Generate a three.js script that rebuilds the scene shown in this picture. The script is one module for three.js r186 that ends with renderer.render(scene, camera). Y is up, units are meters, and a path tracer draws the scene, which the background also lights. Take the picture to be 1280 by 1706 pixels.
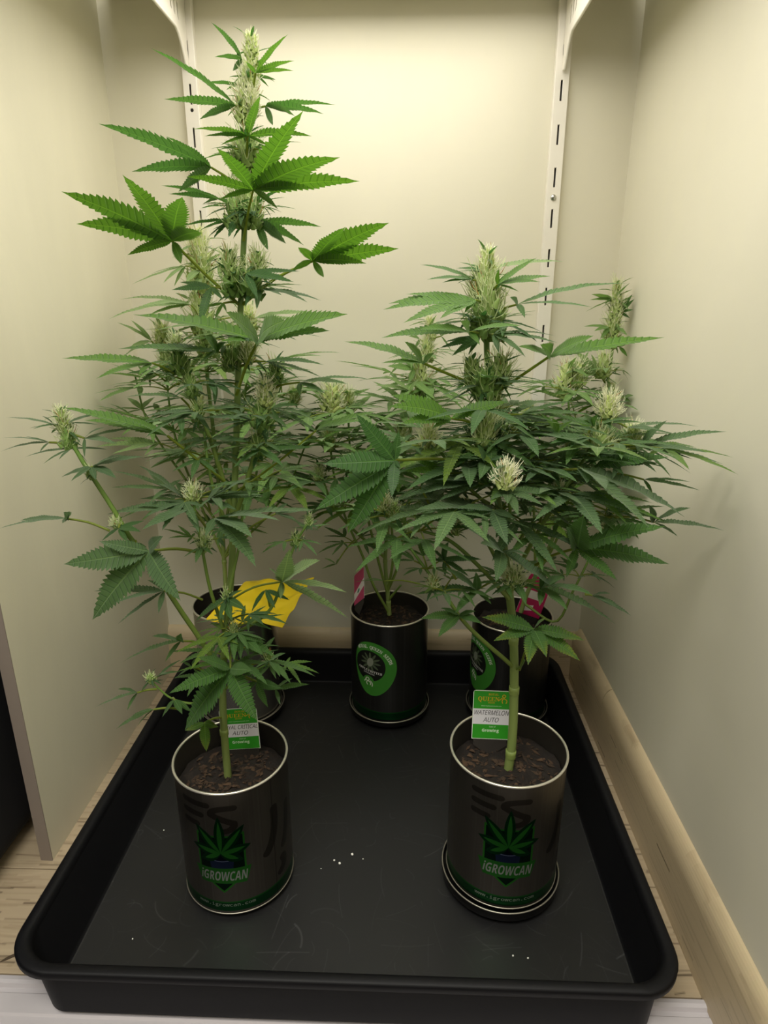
import * as THREE from 'three';
import { mergeGeometries } from 'three/addons/utils/BufferGeometryUtils.js';
import { RoundedBoxGeometry } from 'three/addons/geometries/RoundedBoxGeometry.js';
import { RectAreaLightUniformsLib } from 'three/addons/lights/RectAreaLightUniformsLib.js';
import { ImprovedNoise } from 'three/addons/math/ImprovedNoise.js';

// ---------------------------------------------------------------- camera, light, exposure
const scene = new THREE.Scene();
const FOCAL = 1086, CX = 640, CY = 853, TILT = THREE.MathUtils.degToRad(18.5), YAW = 0.03492;
const EYE = new THREE.Vector3(0, 0.75, 1.19);
const camera = new THREE.PerspectiveCamera(2 * THREE.MathUtils.radToDeg(Math.atan(853 / FOCAL)), 1280 / 1706, 0.02, 20);
camera.position.copy(EYE);
camera.rotation.set(-TILT, YAW, 0, 'YXZ');
scene.add(camera);
scene.background = new THREE.Color(0.012, 0.012, 0.014);
const LAMP = { x: -0.055, y: 1.158, z: 0.345, w: 0.54, d: 0.56, power: 2.0, color: 0xfffaf1 };
const ROOM = { x: -0.35, y: 2.15, z: 1.65, w: 1.3, d: 0.9, power: 12, color: 0xfbf8ef };
const EXPOSURE = 1.0;
const renderer = new THREE.WebGLRenderer({ antialias: true });
renderer.toneMapping = THREE.LinearToneMapping;
renderer.toneMappingExposure = EXPOSURE;
renderer.shadowMap.enabled = true;
RectAreaLightUniformsLib.init();

// ---------------------------------------------------------------- helpers
const V = (x, y, z) => new THREE.Vector3(x, y, z);
const UP = V(0, 1, 0);
let seed = 20240607;
const rnd = () => { seed = (seed + 0x6d2b79f5) | 0; let t = Math.imul(seed ^ (seed >>> 15), 1 | seed); t = (t + Math.imul(t ^ (t >>> 7), 61 | t)) ^ t; return ((t ^ (t >>> 14)) >>> 0) / 4294967296; };
const rr = (a, b) => a + (b - a) * rnd();
const noise = new ImprovedNoise();
const used = {};
function numbered(n) { const k = (used[n] = (used[n] ?? -1) + 1); return k ? n + '_' + String(k).padStart(3, '0') : n; }
function tag(o, label, category, group, kind) {
  if (label) o.userData.label = label;
  if (category) o.userData.category = category;
  if (group) o.userData.group = group;
  if (kind) o.userData.kind = kind;
  return o;
}
function mesh(name, g, m, parent = scene) {
  const o = new THREE.Mesh(g, m); o.name = numbered(name); o.castShadow = o.receiveShadow = true; parent.add(o); return o;
}
function base(name, p, label, category, group) {
  const o = new THREE.Group(); o.name = numbered(name); o.position.copy(p); scene.add(o); return tag(o, label, category, group);
}
function struct(name, g, m) { const o = mesh(name, g, m); o.userData.kind = 'structure'; return o; }
const box = (w, h, d, x, y, z) => new THREE.BoxGeometry(w, h, d).translate(x, y, z);
const span = (x0, x1, y0, y1, z0, z1) => box(x1 - x0, y1 - y0, z1 - z0, (x0 + x1) / 2, (y0 + y1) / 2, (z0 + z1) / 2);
// a point of the photograph taken to the depth (world z) or height (world y) where it stands
const basis = (() => { const m = new THREE.Matrix4().makeRotationFromEuler(camera.rotation), r = V(), u = V(), b = V(); m.extractBasis(r, u, b); return { r, u, f: b.negate() }; })();
const ray = (px, py) => basis.f.clone().addScaledVector(basis.r, (px - CX) / FOCAL).addScaledVector(basis.u, (CY - py) / FOCAL);
const at = (px, py, z) => { const r = ray(px, py); return EYE.clone().addScaledVector(r, (z - EYE.z) / r.z); };
const atY = (px, py, y) => { const r = ray(px, py); return EYE.clone().addScaledVector(r, (y - EYE.y) / r.y); };
const atX = (px, py, x) => { const r = ray(px, py); return EYE.clone().addScaledVector(r, (x - EYE.x) / r.x); };
function canvas(w, h, draw, srgb = true) {
  const c = document.createElement('canvas'); c.width = w; c.height = h; draw(c.getContext('2d'), w, h);
  const t = new THREE.CanvasTexture(c); if (srgb) t.colorSpace = THREE.SRGBColorSpace;
  t.wrapS = t.wrapT = THREE.RepeatWrapping; t.magFilter = THREE.LinearFilter; return t;
}
function dataTex(w, h, f, srgb = false) {
  const d = new Uint8Array(w * h * 4);
  for (let y = 0; y < h; y++) for (let x = 0; x < w; x++) { const c = f(x / w, y / h), i = (y * w + x) * 4; for (let k = 0; k < 3; k++) d[i + k] = Math.max(0, Math.min(255, (Array.isArray(c) ? c[k] : c) * 255)); d[i + 3] = 255; }
  const t = new THREE.DataTexture(d, w, h); t.wrapS = t.wrapT = THREE.RepeatWrapping; t.magFilter = THREE.LinearFilter; if (srgb) t.colorSpace = THREE.SRGBColorSpace; t.needsUpdate = true; return t;
}
// tileable fractal noise
const fbm = (u, v, f, oct = 4) => { let s = 0, a = 0.5; for (let o = 0; o < oct; o++) { const A = u * Math.PI * 2, B = v * Math.PI * 2, R = f / 6.283; s += a * noise.noise(Math.cos(A) * R + 11 * o, Math.sin(A) * R + Math.cos(B) * R * 0.97, Math.sin(B) * R + 5); f *= 2; a *= 0.5; } return s; };
function worldUV(g, ax, ay, k = 1) { const p = g.attributes.position, uv = new Float32Array(p.count * 2); for (let i = 0; i < p.count; i++) { uv[2 * i] = p.getComponent(i, ax) * k; uv[2 * i + 1] = p.getComponent(i, ay) * k; } g.setAttribute('uv', new THREE.BufferAttribute(uv, 2)); return g; }
// several closed rings of equal count joined into one skin
function loft(rings, closed = true, capEnd = false) {
  const n = rings[0].length, pos = [], idx = [];
  rings.forEach((r) => r.forEach((p) => pos.push(p.x, p.y, p.z)));
  const m = closed ? n : n - 1;
  for (let k = 0; k < rings.length - 1; k++) for (let i = 0; i < m; i++) { const a = k * n + i, b = k * n + ((i + 1) % n), c = a + n, d = b + n; idx.push(a, b, d, a, d, c); }
  if (capEnd) { const c = V(); rings.at(-1).forEach((p) => c.addScaledVector(p, 1 / n)); const ci = pos.length / 3; pos.push(c.x, c.y, c.z); const o = (rings.length - 1) * n; for (let i = 0; i < n; i++) idx.push(o + i, o + ((i + 1) % n), ci); }
  const g = new THREE.BufferGeometry(); g.setAttribute('position', new THREE.Float32BufferAttribute(pos, 3)); g.setIndex(idx); g.computeVertexNormals(); return g;
}

// ---------------------------------------------------------------- materials
const wallBump = dataTex(256, 256, (u, v) => 0.5 + fbm(u, v, 26, 4) * 0.6);
const wallTone = dataTex(256, 256, (u, v) => { const k = 0.97 + fbm(u, v, 5, 4) * 0.05; return [k, k, k * 0.995]; }, true);
const M = {};
M.wall = new THREE.MeshStandardMaterial({ color: 0xe5e0cc, roughness: 0.62, map: wallTone, bumpMap: wallBump, bumpScale: 0.0009 });
M.board = new THREE.MeshStandardMaterial({ color: 0xe5e0ca, roughness: 0.42, map: wallTone });
M.boardEdge = new THREE.MeshStandardMaterial({ color: 0x8f8379, roughness: 0.6 });
M.outer = new THREE.MeshStandardMaterial({ color: 0x8d8781, roughness: 0.9 });
M.whiteMetal = new THREE.MeshStandardMaterial({ color: 0xe9e4d8, roughness: 0.35 });
M.whitePlastic = new THREE.MeshStandardMaterial({ color: 0xbfbabd, roughness: 0.4 });
M.darkFloor = new THREE.MeshStandardMaterial({ color: 0x38322d, roughness: 0.8 });
M.steel = new THREE.MeshStandardMaterial({ color: 0xc8c8c4, roughness: 0.28, metalness: 1 });
M.darkHole = new THREE.MeshStandardMaterial({ color: 0x7d7a73, roughness: 0.9 });
const oak = (pores, light) => canvas(1024, 256, (c, w, h) => {
  c.fillStyle = light; c.fillRect(0, 0, w, h);
  for (let i = 0; i < 900; i++) { const y = rnd() * h, x = rnd() * w, l = 30 + rnd() * 160; c.strokeStyle = `rgba(${rnd() < 0.5 ? '88,70,48' : '205,186,150'},${0.05 + rnd() * 0.1})`; c.lineWidth = 0.6 + rnd() * 1.6; c.beginPath(); c.moveTo(x, y); c.bezierCurveTo(x + l * 0.3, y + rr(-3, 3), x + l * 0.6, y + rr(-3, 3), x + l, y + rr(-3, 3)); c.stroke(); }
  for (let i = 0; i < pores; i++) { const y = rnd() * h, x = rnd() * w, l = 8 + rnd() * 46; c.strokeStyle = `rgba(46,34,22,${0.25 + rnd() * 0.45})`; c.lineWidth = 0.7 + rnd() * 0.9; c.beginPath(); c.moveTo(x, y); c.lineTo(x + l, y + rr(-1.5, 1.5)); c.stroke(); }
});
M.planks = ['#b19f84', '#a8977c', '#b7a68c'].map((c, i) => new THREE.MeshStandardMaterial({ map: oak(420, c), roughness: 0.55 }));
M.skirting = new THREE.MeshStandardMaterial({ map: oak(60, '#c2b08f'), roughness: 0.45 });
const scratch = canvas(1024, 1024, (c, w, h) => {
  c.fillStyle = '#484848'; c.fillRect(0, 0, w, h);
  for (let i = 0; i < 420; i++) { const x = rnd() * w, y = rnd() * h, a = rnd() * 6.28, l = 10 + rnd() * 90; c.strokeStyle = `rgba(255,255,255,${0.10 + rnd() * 0.25})`; c.lineWidth = 0.6 + rnd() * 1.6; c.beginPath(); c.moveTo(x, y); c.quadraticCurveTo(x + Math.cos(a) * l * 0.5 + rr(-14, 14), y + Math.sin(a) * l * 0.5 + rr(-14, 14), x + Math.cos(a) * l, y + Math.sin(a) * l); c.stroke(); }
  for (let i = 0; i < 60; i++) { const x = rr(0.5, 0.95) * w, y = rr(0.25, 0.75) * h, r = 10 + rnd() * 60, a = rnd() * 6.28; c.strokeStyle = `rgba(255,255,255,${0.10 + rnd() * 0.28})`; c.lineWidth = 1 + rnd() * 3; c.beginPath(); c.arc(x, y, r, a, a + rr(0.5, 2)); c.stroke(); }
});
M.tray = new THREE.MeshPhysicalMaterial({ color: 0x0b0b0e, roughness: 0.55, specularIntensity: 0.5 });
M.trayFloor = new THREE.MeshStandardMaterial({ color: 0x606062, map: scratch, roughness: 0.5 });
M.blackFabric = new THREE.MeshStandardMaterial({ color: 0x0c0c12, roughness: 0.9 });
M.lid = new THREE.MeshStandardMaterial({ color: 0x2c2b2a, roughness: 0.35, metalness: 0.85 });
M.dimRim = new THREE.MeshStandardMaterial({ color: 0xa8a396, roughness: 0.4, metalness: 0.8 });
M.rim = new THREE.MeshStandardMaterial({ color: 0xe9e4d6, roughness: 0.3, metalness: 0.75 });
M.canInside = new THREE.MeshStandardMaterial({ color: 0x6b675f, roughness: 0.4, metalness: 0.9 });
const soilMap = dataTex(256, 256, (u, v) => { const k = 0.5 + fbm(u, v, 30, 4) * 0.9, j = 0.5 + fbm(v, u, 12, 3); return [0.11 + 0.17 * k * j, 0.088 + 0.13 * k * j, 0.07 + 0.09 * k * j]; }, true);
M.soil = new THREE.MeshStandardMaterial({ color: 0xc4c0bc, map: soilMap, roughness: 0.95 });
M.bark = new THREE.MeshStandardMaterial({ color: 0x4a3828, roughness: 0.9, vertexColors: true });
M.yellow = new THREE.MeshPhysicalMaterial({ color: 0xf7da00, roughness: 0.75, transmission: 0.25, thickness: 0, side: THREE.DoubleSide });
M.tagDark = new THREE.MeshStandardMaterial({ color: 0x2c2722, roughness: 0.8 });
M.crumb = new THREE.MeshStandardMaterial({ color: 0xf2efe6, roughness: 0.8 });

// leaf skin: midrib and side veins along a leaflet (u across, v from base to tip)
const TEETH = 15;
const veinDraw = (ground, rib, vein, shade) => (c, w, h) => {
  c.fillStyle = ground; c.fillRect(0, 0, w, h);
  for (let i = 0; i < 500; i++) { c.fillStyle = `rgba(${rnd() < 0.5 ? '0,0,0' : '255,255,200'},${rnd() * 0.05})`; c.fillRect(rnd() * w, rnd() * h, 3 + rnd() * 8, 2 + rnd() * 6); }
  for (let k = -1; k < TEETH + 1; k++) for (const s of [-1, 1]) {
    const y0 = h * (1 - (k + 0.15) / TEETH), y1 = h * (1 - (k + 1.0) / TEETH);
    c.strokeStyle = shade; c.lineWidth = 7; c.beginPath(); c.moveTo(w / 2, y0 + 9); c.quadraticCurveTo(w / 2 + s * w * 0.3, y0 - (y0 - y1) * 0.45 + 9, w / 2 + s * w * 0.5, y1 + 9); c.stroke();
    c.strokeStyle = vein; c.lineWidth = 2.6; c.beginPath(); c.moveTo(w / 2, y0); c.quadraticCurveTo(w / 2 + s * w * 0.3, y0 - (y0 - y1) * 0.45, w / 2 + s * w * 0.5, y1); c.stroke();
  }
  c.fillStyle = rib; c.beginPath(); c.moveTo(w / 2 - 7, h); c.lineTo(w / 2 + 7, h); c.lineTo(w / 2 + 2, 0); c.lineTo(w / 2 - 2, 0); c.fill();
};
const leafMap = canvas(192, 640, veinDraw('#cfd6c8', '#ffffe4', 'rgba(255,255,226,.75)', 'rgba(120,145,110,.42)'));
const leafBump = canvas(192, 640, veinDraw('#b4b4b4', '#404040', 'rgba(70,70,70,.9)', 'rgba(255,255,255,.35)'), false);
M.leaf = new THREE.MeshPhysicalMaterial({ color: 0xffffff, map: leafMap, bumpMap: leafBump, bumpScale: 0.0018, vertexColors: true, roughness: 1, transmission: 0.52, thickness: 0, side: THREE.DoubleSide, clearcoat: 0.38, clearcoatRoughness: 0.4, specularIntensity: 0.35 });
M.stem = new THREE.MeshStandardMaterial({ vertexColors: true, roughness: 0.55 });
M.flower = new THREE.MeshPhysicalMaterial({ vertexColors: true, roughness: 0.9, transmission: 0.2, thickness: 0, side: THREE.DoubleSide });

// ---------------------------------------------------------------- the setting
const XL = -0.487, XR = 0.3535, ZB = 0;
struct('wall_back', span(-1.6, 0.45, -0.05, 2.25, -0.1, ZB), M.wall);
struct('wall_right', span(XR, 0.45, -0.05, 2.25, 0, 2.4), M.wall);
struct('wall_left', span(-1.7, -1.6, -0.05, 2.25, -0.1, 2.4), M.outer);
struct('wall_front', span(-1.7, 0.45, -0.05, 2.25, 2.4, 2.5), M.outer);
struct('ceiling', span(-1.7, 0.45, 2.25, 2.33, -0.1, 2.5), M.outer);
{ // white side panel of the alcove, its raw front edge towards the room
  const p = tag(new THREE.Group(), 'white melamine side panel closing the left of the alcove, grey front edge', null, null, 'structure');
  p.name = 'wall_side_panel'; scene.add(p);
  mesh('panel_board', span(XL - 0.0165, XL, 0.0, 1.75, 0, 0.497), M.board, p);
  mesh('edge_strip', span(XL - 0.0165, XL, 0.0, 1.75, 0.497, 0.4985), M.boardEdge, p);
}
{ // floor of oak planks running across, one mesh each
  const f = new THREE.Group(); f.name = 'floor'; f.userData.kind = 'structure'; scene.add(f);
  mesh('subfloor', span(-1.6, XR, -0.05, -0.012, 0, 2.4), M.outer, f);
  const edges = [-0.06, 0.132, 0.322, 0.512, 0.657];
  for (let k = 0; k < 4; k++) {
    const cuts = [[-1.6, -0.75, XR], [-1.6, -0.2, XR], [-1.6, -0.9, 0.02, XR], [-1.6, 0.1, XR]][k];
    for (let i = 0; i < cuts.length - 1; i++) {
      const g = new RoundedBoxGeometry(cuts[i + 1] - cuts[i] - 0.0008, 0.012, edges[k + 1] - Math.max(0, edges[k]) - 0.0012, 1, 0.0012).translate((cuts[i] + cuts[i + 1]) / 2, -0.006, (edges[k + 1] + Math.max(0, edges[k])) / 2);
      const uv = worldUV(g, 0, 2).attributes.uv; for (let q = 0; q < uv.count; q++) uv.setXY(q, uv.getX(q) * 0.9 + k * 0.37, uv.getY(q) * 2.6 + k * 0.21);
      mesh('plank', g, M.planks[(k + i) % 3], f);
    }
  }
  mesh('floor_slab', span(-1.6, XR, -0.014, -0.002, 0.8, 2.4), M.darkFloor, f);
}
// white double-track threshold strip across the opening
{
  const s = new THREE.Shape(), pts = [[0.659, -0.012], [0.659, 0.001], [0.661, 0.0035], [0.666, 0.0045], [0.670, 0.0035], [0.672, -0.001], [0.677, -0.001], [0.679, 0.001], [0.700, 0.0015], [0.702, -0.001], [0.712, -0.001], [0.714, 0.0015], [0.770, 0.001], [0.799, -0.003], [0.799, -0.012]];
  pts.forEach(([z, y], i) => (i ? s.lineTo(-z, y) : s.moveTo(-z, y)));
  const g = new THREE.ExtrudeGeometry(s, { depth: XR - 0.01 + 0.95, bevelEnabled: false }).rotateY(Math.PI / 2).translate(-0.95, 0, 0);
  tag(struct('trim_1', g, M.whitePlastic), 'white plastic double-track threshold strip in front of the tray');
}
// baseboards with a broad rounded top
function baseboard(name, len, place, label) {
  const s = new THREE.Shape(); s.moveTo(0, 0); s.lineTo(0.015, 0); s.lineTo(0.015, 0.084); s.bezierCurveTo(0.015, 0.099, 0.0095, 0.1125, 0, 0.1155); s.lineTo(0, 0);
  const g = new THREE.ExtrudeGeometry(s, { depth: len, bevelEnabled: false, curveSegments: 10 });
  const p = g.attributes.position, uv = new Float32Array(p.count * 2); for (let i = 0; i < p.count; i++) { uv[2 * i] = p.getZ(i) * 1.1; uv[2 * i + 1] = (p.getY(i) + p.getX(i)) * 3.4; }
  g.setAttribute('uv', new THREE.BufferAttribute(uv, 2)); place(g); return tag(struct(name, g, M.skirting), label);
}
baseboard('baseboard_right', 1.29, (g) => g.scale(-1, 1, 1).translate(XR, 0, 0.2265), 'long oak baseboard along the right wall').geometry.index;
baseboard('baseboard_corner', 0.2095, (g) => g.scale(-1, 1, 1).translate(XR, 0, 0.0155), 'short oak baseboard piece in the right rear corner');
baseboard('baseboard_back', XR - XL, (g) => g.rotateY(Math.PI / 2).scale(1, 0.875, -1).translate(XL, 0, 0).rotateY(0), 'oak baseboard along the back wall');
scene.traverse((o) => { if (o.name.startsWith('baseboard')) { const g = o.geometry; const p = g.attributes.position, n = p.count; // outward winding after mirroring
  const u = g.attributes.uv; for (let i = 0; i < n; i += 3) { const a = V().fromBufferAttribute(p, i + 1), b = V().fromBufferAttribute(p, i + 2), ua = [u.getX(i + 1), u.getY(i + 1)], ub = [u.getX(i + 2), u.getY(i + 2)]; p.setXYZ(i + 1, b.x, b.y, b.z); p.setXYZ(i + 2, a.x, a.y, a.z); u.setXY(i + 1, ...ub); u.setXY(i + 2, ...ua); }
  g.computeVertexNormals(); o.geometry = g; } });

// slotted shelf rails and their brackets
function rail(cx, name, label, screwY, holeY) {
  const t = base('shelf_rail', V(cx, 0.55, 0), label, 'shelf rail', 'slotted shelf rails');
  const w = 0.0225, h = 1.15, s = new THREE.Shape(); s.moveTo(-w / 2 + 0.001, 0); s.lineTo(w / 2 - 0.001, 0); s.lineTo(w / 2 - 0.001, h); s.lineTo(-w / 2 + 0.001, h);
  for (let k = -6; k < 9; k++) { const y = 1.0495 + 0.0608 * k - 0.55; if (y < 0.02 || y > h - 0.02) continue; const q = new THREE.Path(); q.moveTo(-0.0022, y - 0.0148); q.lineTo(0.0022, y - 0.0148); q.lineTo(0.0022, y + 0.0148); q.lineTo(-0.0022, y + 0.0148); s.holes.push(q); }
  const holes = [holeY, holeY && holeY - 0.37].filter(Boolean);
  for (const y of holes) { const q = new THREE.Path(); q.absarc(0, y - 0.55, 0.0034, 0, Math.PI * 2, true); s.holes.push(q); }
  mesh('rail_face', new THREE.ExtrudeGeometry(s, { depth: 0.0016, bevelEnabled: true, bevelSize: 0.0007, bevelThickness: 0.0006, bevelSegments: 2 }).translate(0, 0, 0.0115), M.whiteMetal, t);
  for (const d of [-1, 1]) mesh('rail_flange', new RoundedBoxGeometry(0.0022, h, 0.0128, 2, 0.0008).translate(d * (w / 2 - 0.0009), h / 2, 0.0064), M.whiteMetal, t);
  mesh('rail_web', box(w - 0.004, h, 0.001, 0, h / 2, 0.0006), M.darkHole, t);
  if (screwY) {
    const sc = mesh('screw', new THREE.LatheGeometry([[0, 0.0038], [0.0022, 0.0036], [0.0043, 0.0022], [0.0047, 0.0004], [0.0047, 0]].map(([x, y]) => new THREE.Vector2(x, y)), 20).rotateX(Math.PI / 2).translate(0, screwY - 0.55, 0.0137), M.steel, t);
    mesh('screw_slot', mergeGeometries([box(0.0046, 0.001, 0.0006, 0, screwY - 0.55, 0.0176), box(0.001, 0.0046, 0.0006, 0, screwY - 0.55, 0.0176)]), M.darkHole, sc);
  }
  return t;
}
rail(-0.3475, 'left', 'white slotted wall rail left of the tall plant, round hole between its slots', 0, 1.0275);
rail(0.2345, 'right', 'white slotted wall rail on the right with a steel screw between its slots', 0.8985, 0);
function bracket(cx, by, label) {
  const t = base('shelf_bracket', V(cx, by, 0.013), label, 'bracket', 'white shelf brackets');
  // profile in (distance from the wall, height)
  const s = new THREE.Shape(), pts = [[0.000, 0.004], [0.006, -0.004], [0.011, -0.004], [0.016, 0.004], [0.027, 0.021], [0.039, 0.031], [0.05, 0.035], [0.2, 0.037], [0.42, 0.05], [0.42, 0.0895], [0.0, 0.0895], [0.0, 0.062], [0.003, 0.055], [-0.0008, 0.048], [-0.0008, 0.034], [0.003, 0.03], [0.0035, 0.018]];
  pts.forEach(([z, y], i) => (i ? s.lineTo(-z, y) : s.moveTo(-z, y)));
  for (const [z, y, l] of [[0.035, 0.046, 0.022], [0.05, 0.048, 0.02], [0.065, 0.05, 0.016]]) { const q = new THREE.Path(); q.moveTo(-z, y); q.lineTo(-z - 0.006, y + 0.003); q.lineTo(-z - 0.006, y + l + 0.003); q.lineTo(-z, y + l); s.holes.push(q); }
  mesh('bracket_plate', new THREE.ExtrudeGeometry(s, { depth: 0.0022, bevelEnabled: true, bevelSize: 0.0006, bevelThickness: 0.0005, bevelSegments: 2 }).rotateY(Math.PI / 2).translate(-0.0011, 0, 0), M.whiteMetal, t);
  const e = [V(0.011, -0.004, 0), V(0.016, 0.004, 0), V(0.027, 0.021, 0), V(0.039, 0.031, 0), V(0.05, 0.035, 0), V(0.2, 0.037, 0), V(0.42, 0.05, 0)].map((q) => V(0, q.y, q.x));
  mesh('folded_edge', new THREE.TubeGeometry(new THREE.CatmullRomCurve3(e, false, 'catmullrom', 0.1), 30, 0.0022, 8), M.whiteMetal, t);
}
bracket(-0.3475, 1.0905, 'white shelf bracket at the top of the left wall rail');
bracket(0.2345, 1.079, 'white shelf bracket at the top of the right wall rail');
{ // the shelf the brackets carry, and the light hung under it
  const sh = mesh('shelf', new RoundedBoxGeometry(0.80, 0.018, 0.56, 2, 0.002).translate(-0.0665, 1.1905, 0.29), M.board); tag(sh, 'white shelf board resting on both wall brackets above the plants', 'shelf');
  const t = base('grow_light', V(LAMP.x, LAMP.y, LAMP.z), 'flat white grow light panel hanging under the shelf', 'lamp');
  mesh('lamp_housing', new RoundedBoxGeometry(LAMP.w + 0.012, 0.014, LAMP.d + 0.012, 2, 0.003).translate(0, 0.009, 0), M.whiteMetal, t);
  const glow = new THREE.MeshStandardMaterial({ color: 0xffffff, emissive: LAMP.color, emissiveIntensity: 2.0, roughness: 0.6 });
  mesh('lamp_panel', box(LAMP.w, 0.002, LAMP.d, 0, 0.001, 0), glow, t);
  for (const [x, z] of [[-0.2, -0.2], [0.2, -0.2], [-0.2, 0.18], [0.2, 0.18]]) mesh('mounting_block', box(0.03, 0.0075, 0.03, x, 0.0195, z), M.whiteMetal, t);
  const L = new THREE.RectAreaLight(LAMP.color, LAMP.power, LAMP.w, LAMP.d); L.name = 'grow_light_glow'; L.position.set(LAMP.x, LAMP.y - 0.002, LAMP.z); L.rotation.x = -Math.PI / 2; scene.add(L);
  const c = base('ceiling_light', V(ROOM.x, ROOM.y, ROOM.z), 'dim rectangular ceiling light of the room behind the viewer', 'lamp');
  mesh('light_housing', new RoundedBoxGeometry(ROOM.w + 0.03, 0.1, ROOM.d + 0.03, 2, 0.004).translate(0, 0.05, 0), M.whiteMetal, c);
  mesh('light_panel', box(ROOM.w, 0.002, ROOM.d, 0, -0.001, 0), new THREE.MeshStandardMaterial({ color: 0xffffff, emissive: ROOM.color, emissiveIntensity: 0.5 }), c);
  const R = new THREE.RectAreaLight(ROOM.color, ROOM.power, ROOM.w, ROOM.d); R.name = 'ceiling_light_glow'; R.position.set(ROOM.x, ROOM.y - 0.004, ROOM.z); R.rotation.x = -Math.PI / 2; scene.add(R);
}

// ---------------------------------------------------------------- tray
function roundRect(x0, x1, z0, z1, r, y, n = 10) {
  const out = []; for (const [cx, cz, a0] of [[x1 - r, z1 - r, 0], [x0 + r, z1 - r, 90], [x0 + r, z0 + r, 180], [x1 - r, z0 + r, 270]]) for (let i = 0; i <= n; i++) { const a = THREE.MathUtils.degToRad(a0 + (90 * i) / n); out.push(V(cx + Math.cos(a) * r, y, cz + Math.sin(a) * r)); }
  return out.reverse();
}
const TR = { bx0: -0.390, bx1: 0.270, bz0: 0.055, bz1: 0.702, rx0: -0.4275, rx1: 0.2985, rz0: 0.040, rz1: 0.707, h: 0.076 };
const TRAYY = 0.0095; // height of the tray's inner floor
{
  const t = base('plant_tray', V(-0.06, 0.006, 0.38), 'large black plastic drip tray with raised rolled rim holding all five cans', 'tray');
  const R = (x0, x1, z0, z1, r, y) => roundRect(x0, x1, z0, z1, r, y).map((p) => p.sub(V(-0.06, 0.006, 0.38)));
  const k = (f, y, r, o = 0) => R(THREE.MathUtils.lerp(TR.bx0, TR.rx0 + 0.012, f) - o, THREE.MathUtils.lerp(TR.bx1, TR.rx1 - 0.012, f) + o, THREE.MathUtils.lerp(TR.bz0, TR.rz0 + 0.01, f) - o, THREE.MathUtils.lerp(TR.bz1, TR.rz1 - 0.01, f) + o, r, y);
  mesh('tray_wall', loft([k(0, 0.0062, 0.022, -0.006), k(0.02, 0.009, 0.026), k(0.5, 0.04, 0.034), k(1, TR.h - 0.006, 0.044)]), M.tray, t);
  mesh('tray_rim', loft([k(1, TR.h - 0.010, 0.044), k(1, TR.h - 0.012, 0.05, 0.0095), k(1, TR.h - 0.010, 0.052, 0.012), k(1, TR.h - 0.003, 0.052, 0.0122), k(1, TR.h, 0.05, 0.0095), k(1, TR.h, 0.046, 0.003), k(1, TR.h - 0.002, 0.044, -0.0005), k(1, TR.h - 0.006, 0.043, -0.003), k(1, TR.h - 0.014, 0.043, -0.0035)]), M.tray, t);
  mesh('inner_wall', loft([k(1, TR.h - 0.010, 0.043, -0.0034), k(0.5, 0.04, 0.032, -0.003), k(0.06, 0.0125, 0.024, -0.003), k(0, TRAYY + 0.0006, 0.02, -0.0055)]), M.tray, t);
  const fl = loft([k(0, TRAYY + 0.0006, 0.02, -0.0055), k(0, TRAYY, 0.02, -0.0075), k(0, TRAYY, 0.02, -0.04)], true, true);
  mesh('tray_floor', worldUV(fl, 0, 2, 1.5), M.trayFloor, t);
  mesh('tray_underside', loft([k(0, TRAYY - 0.0012, 0.02, -0.007), k(0, 0.0062, 0.022, -0.006), k(0, 0.0062, 0.02, -0.04)].reverse(), true, false), M.tray, t);
}

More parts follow.
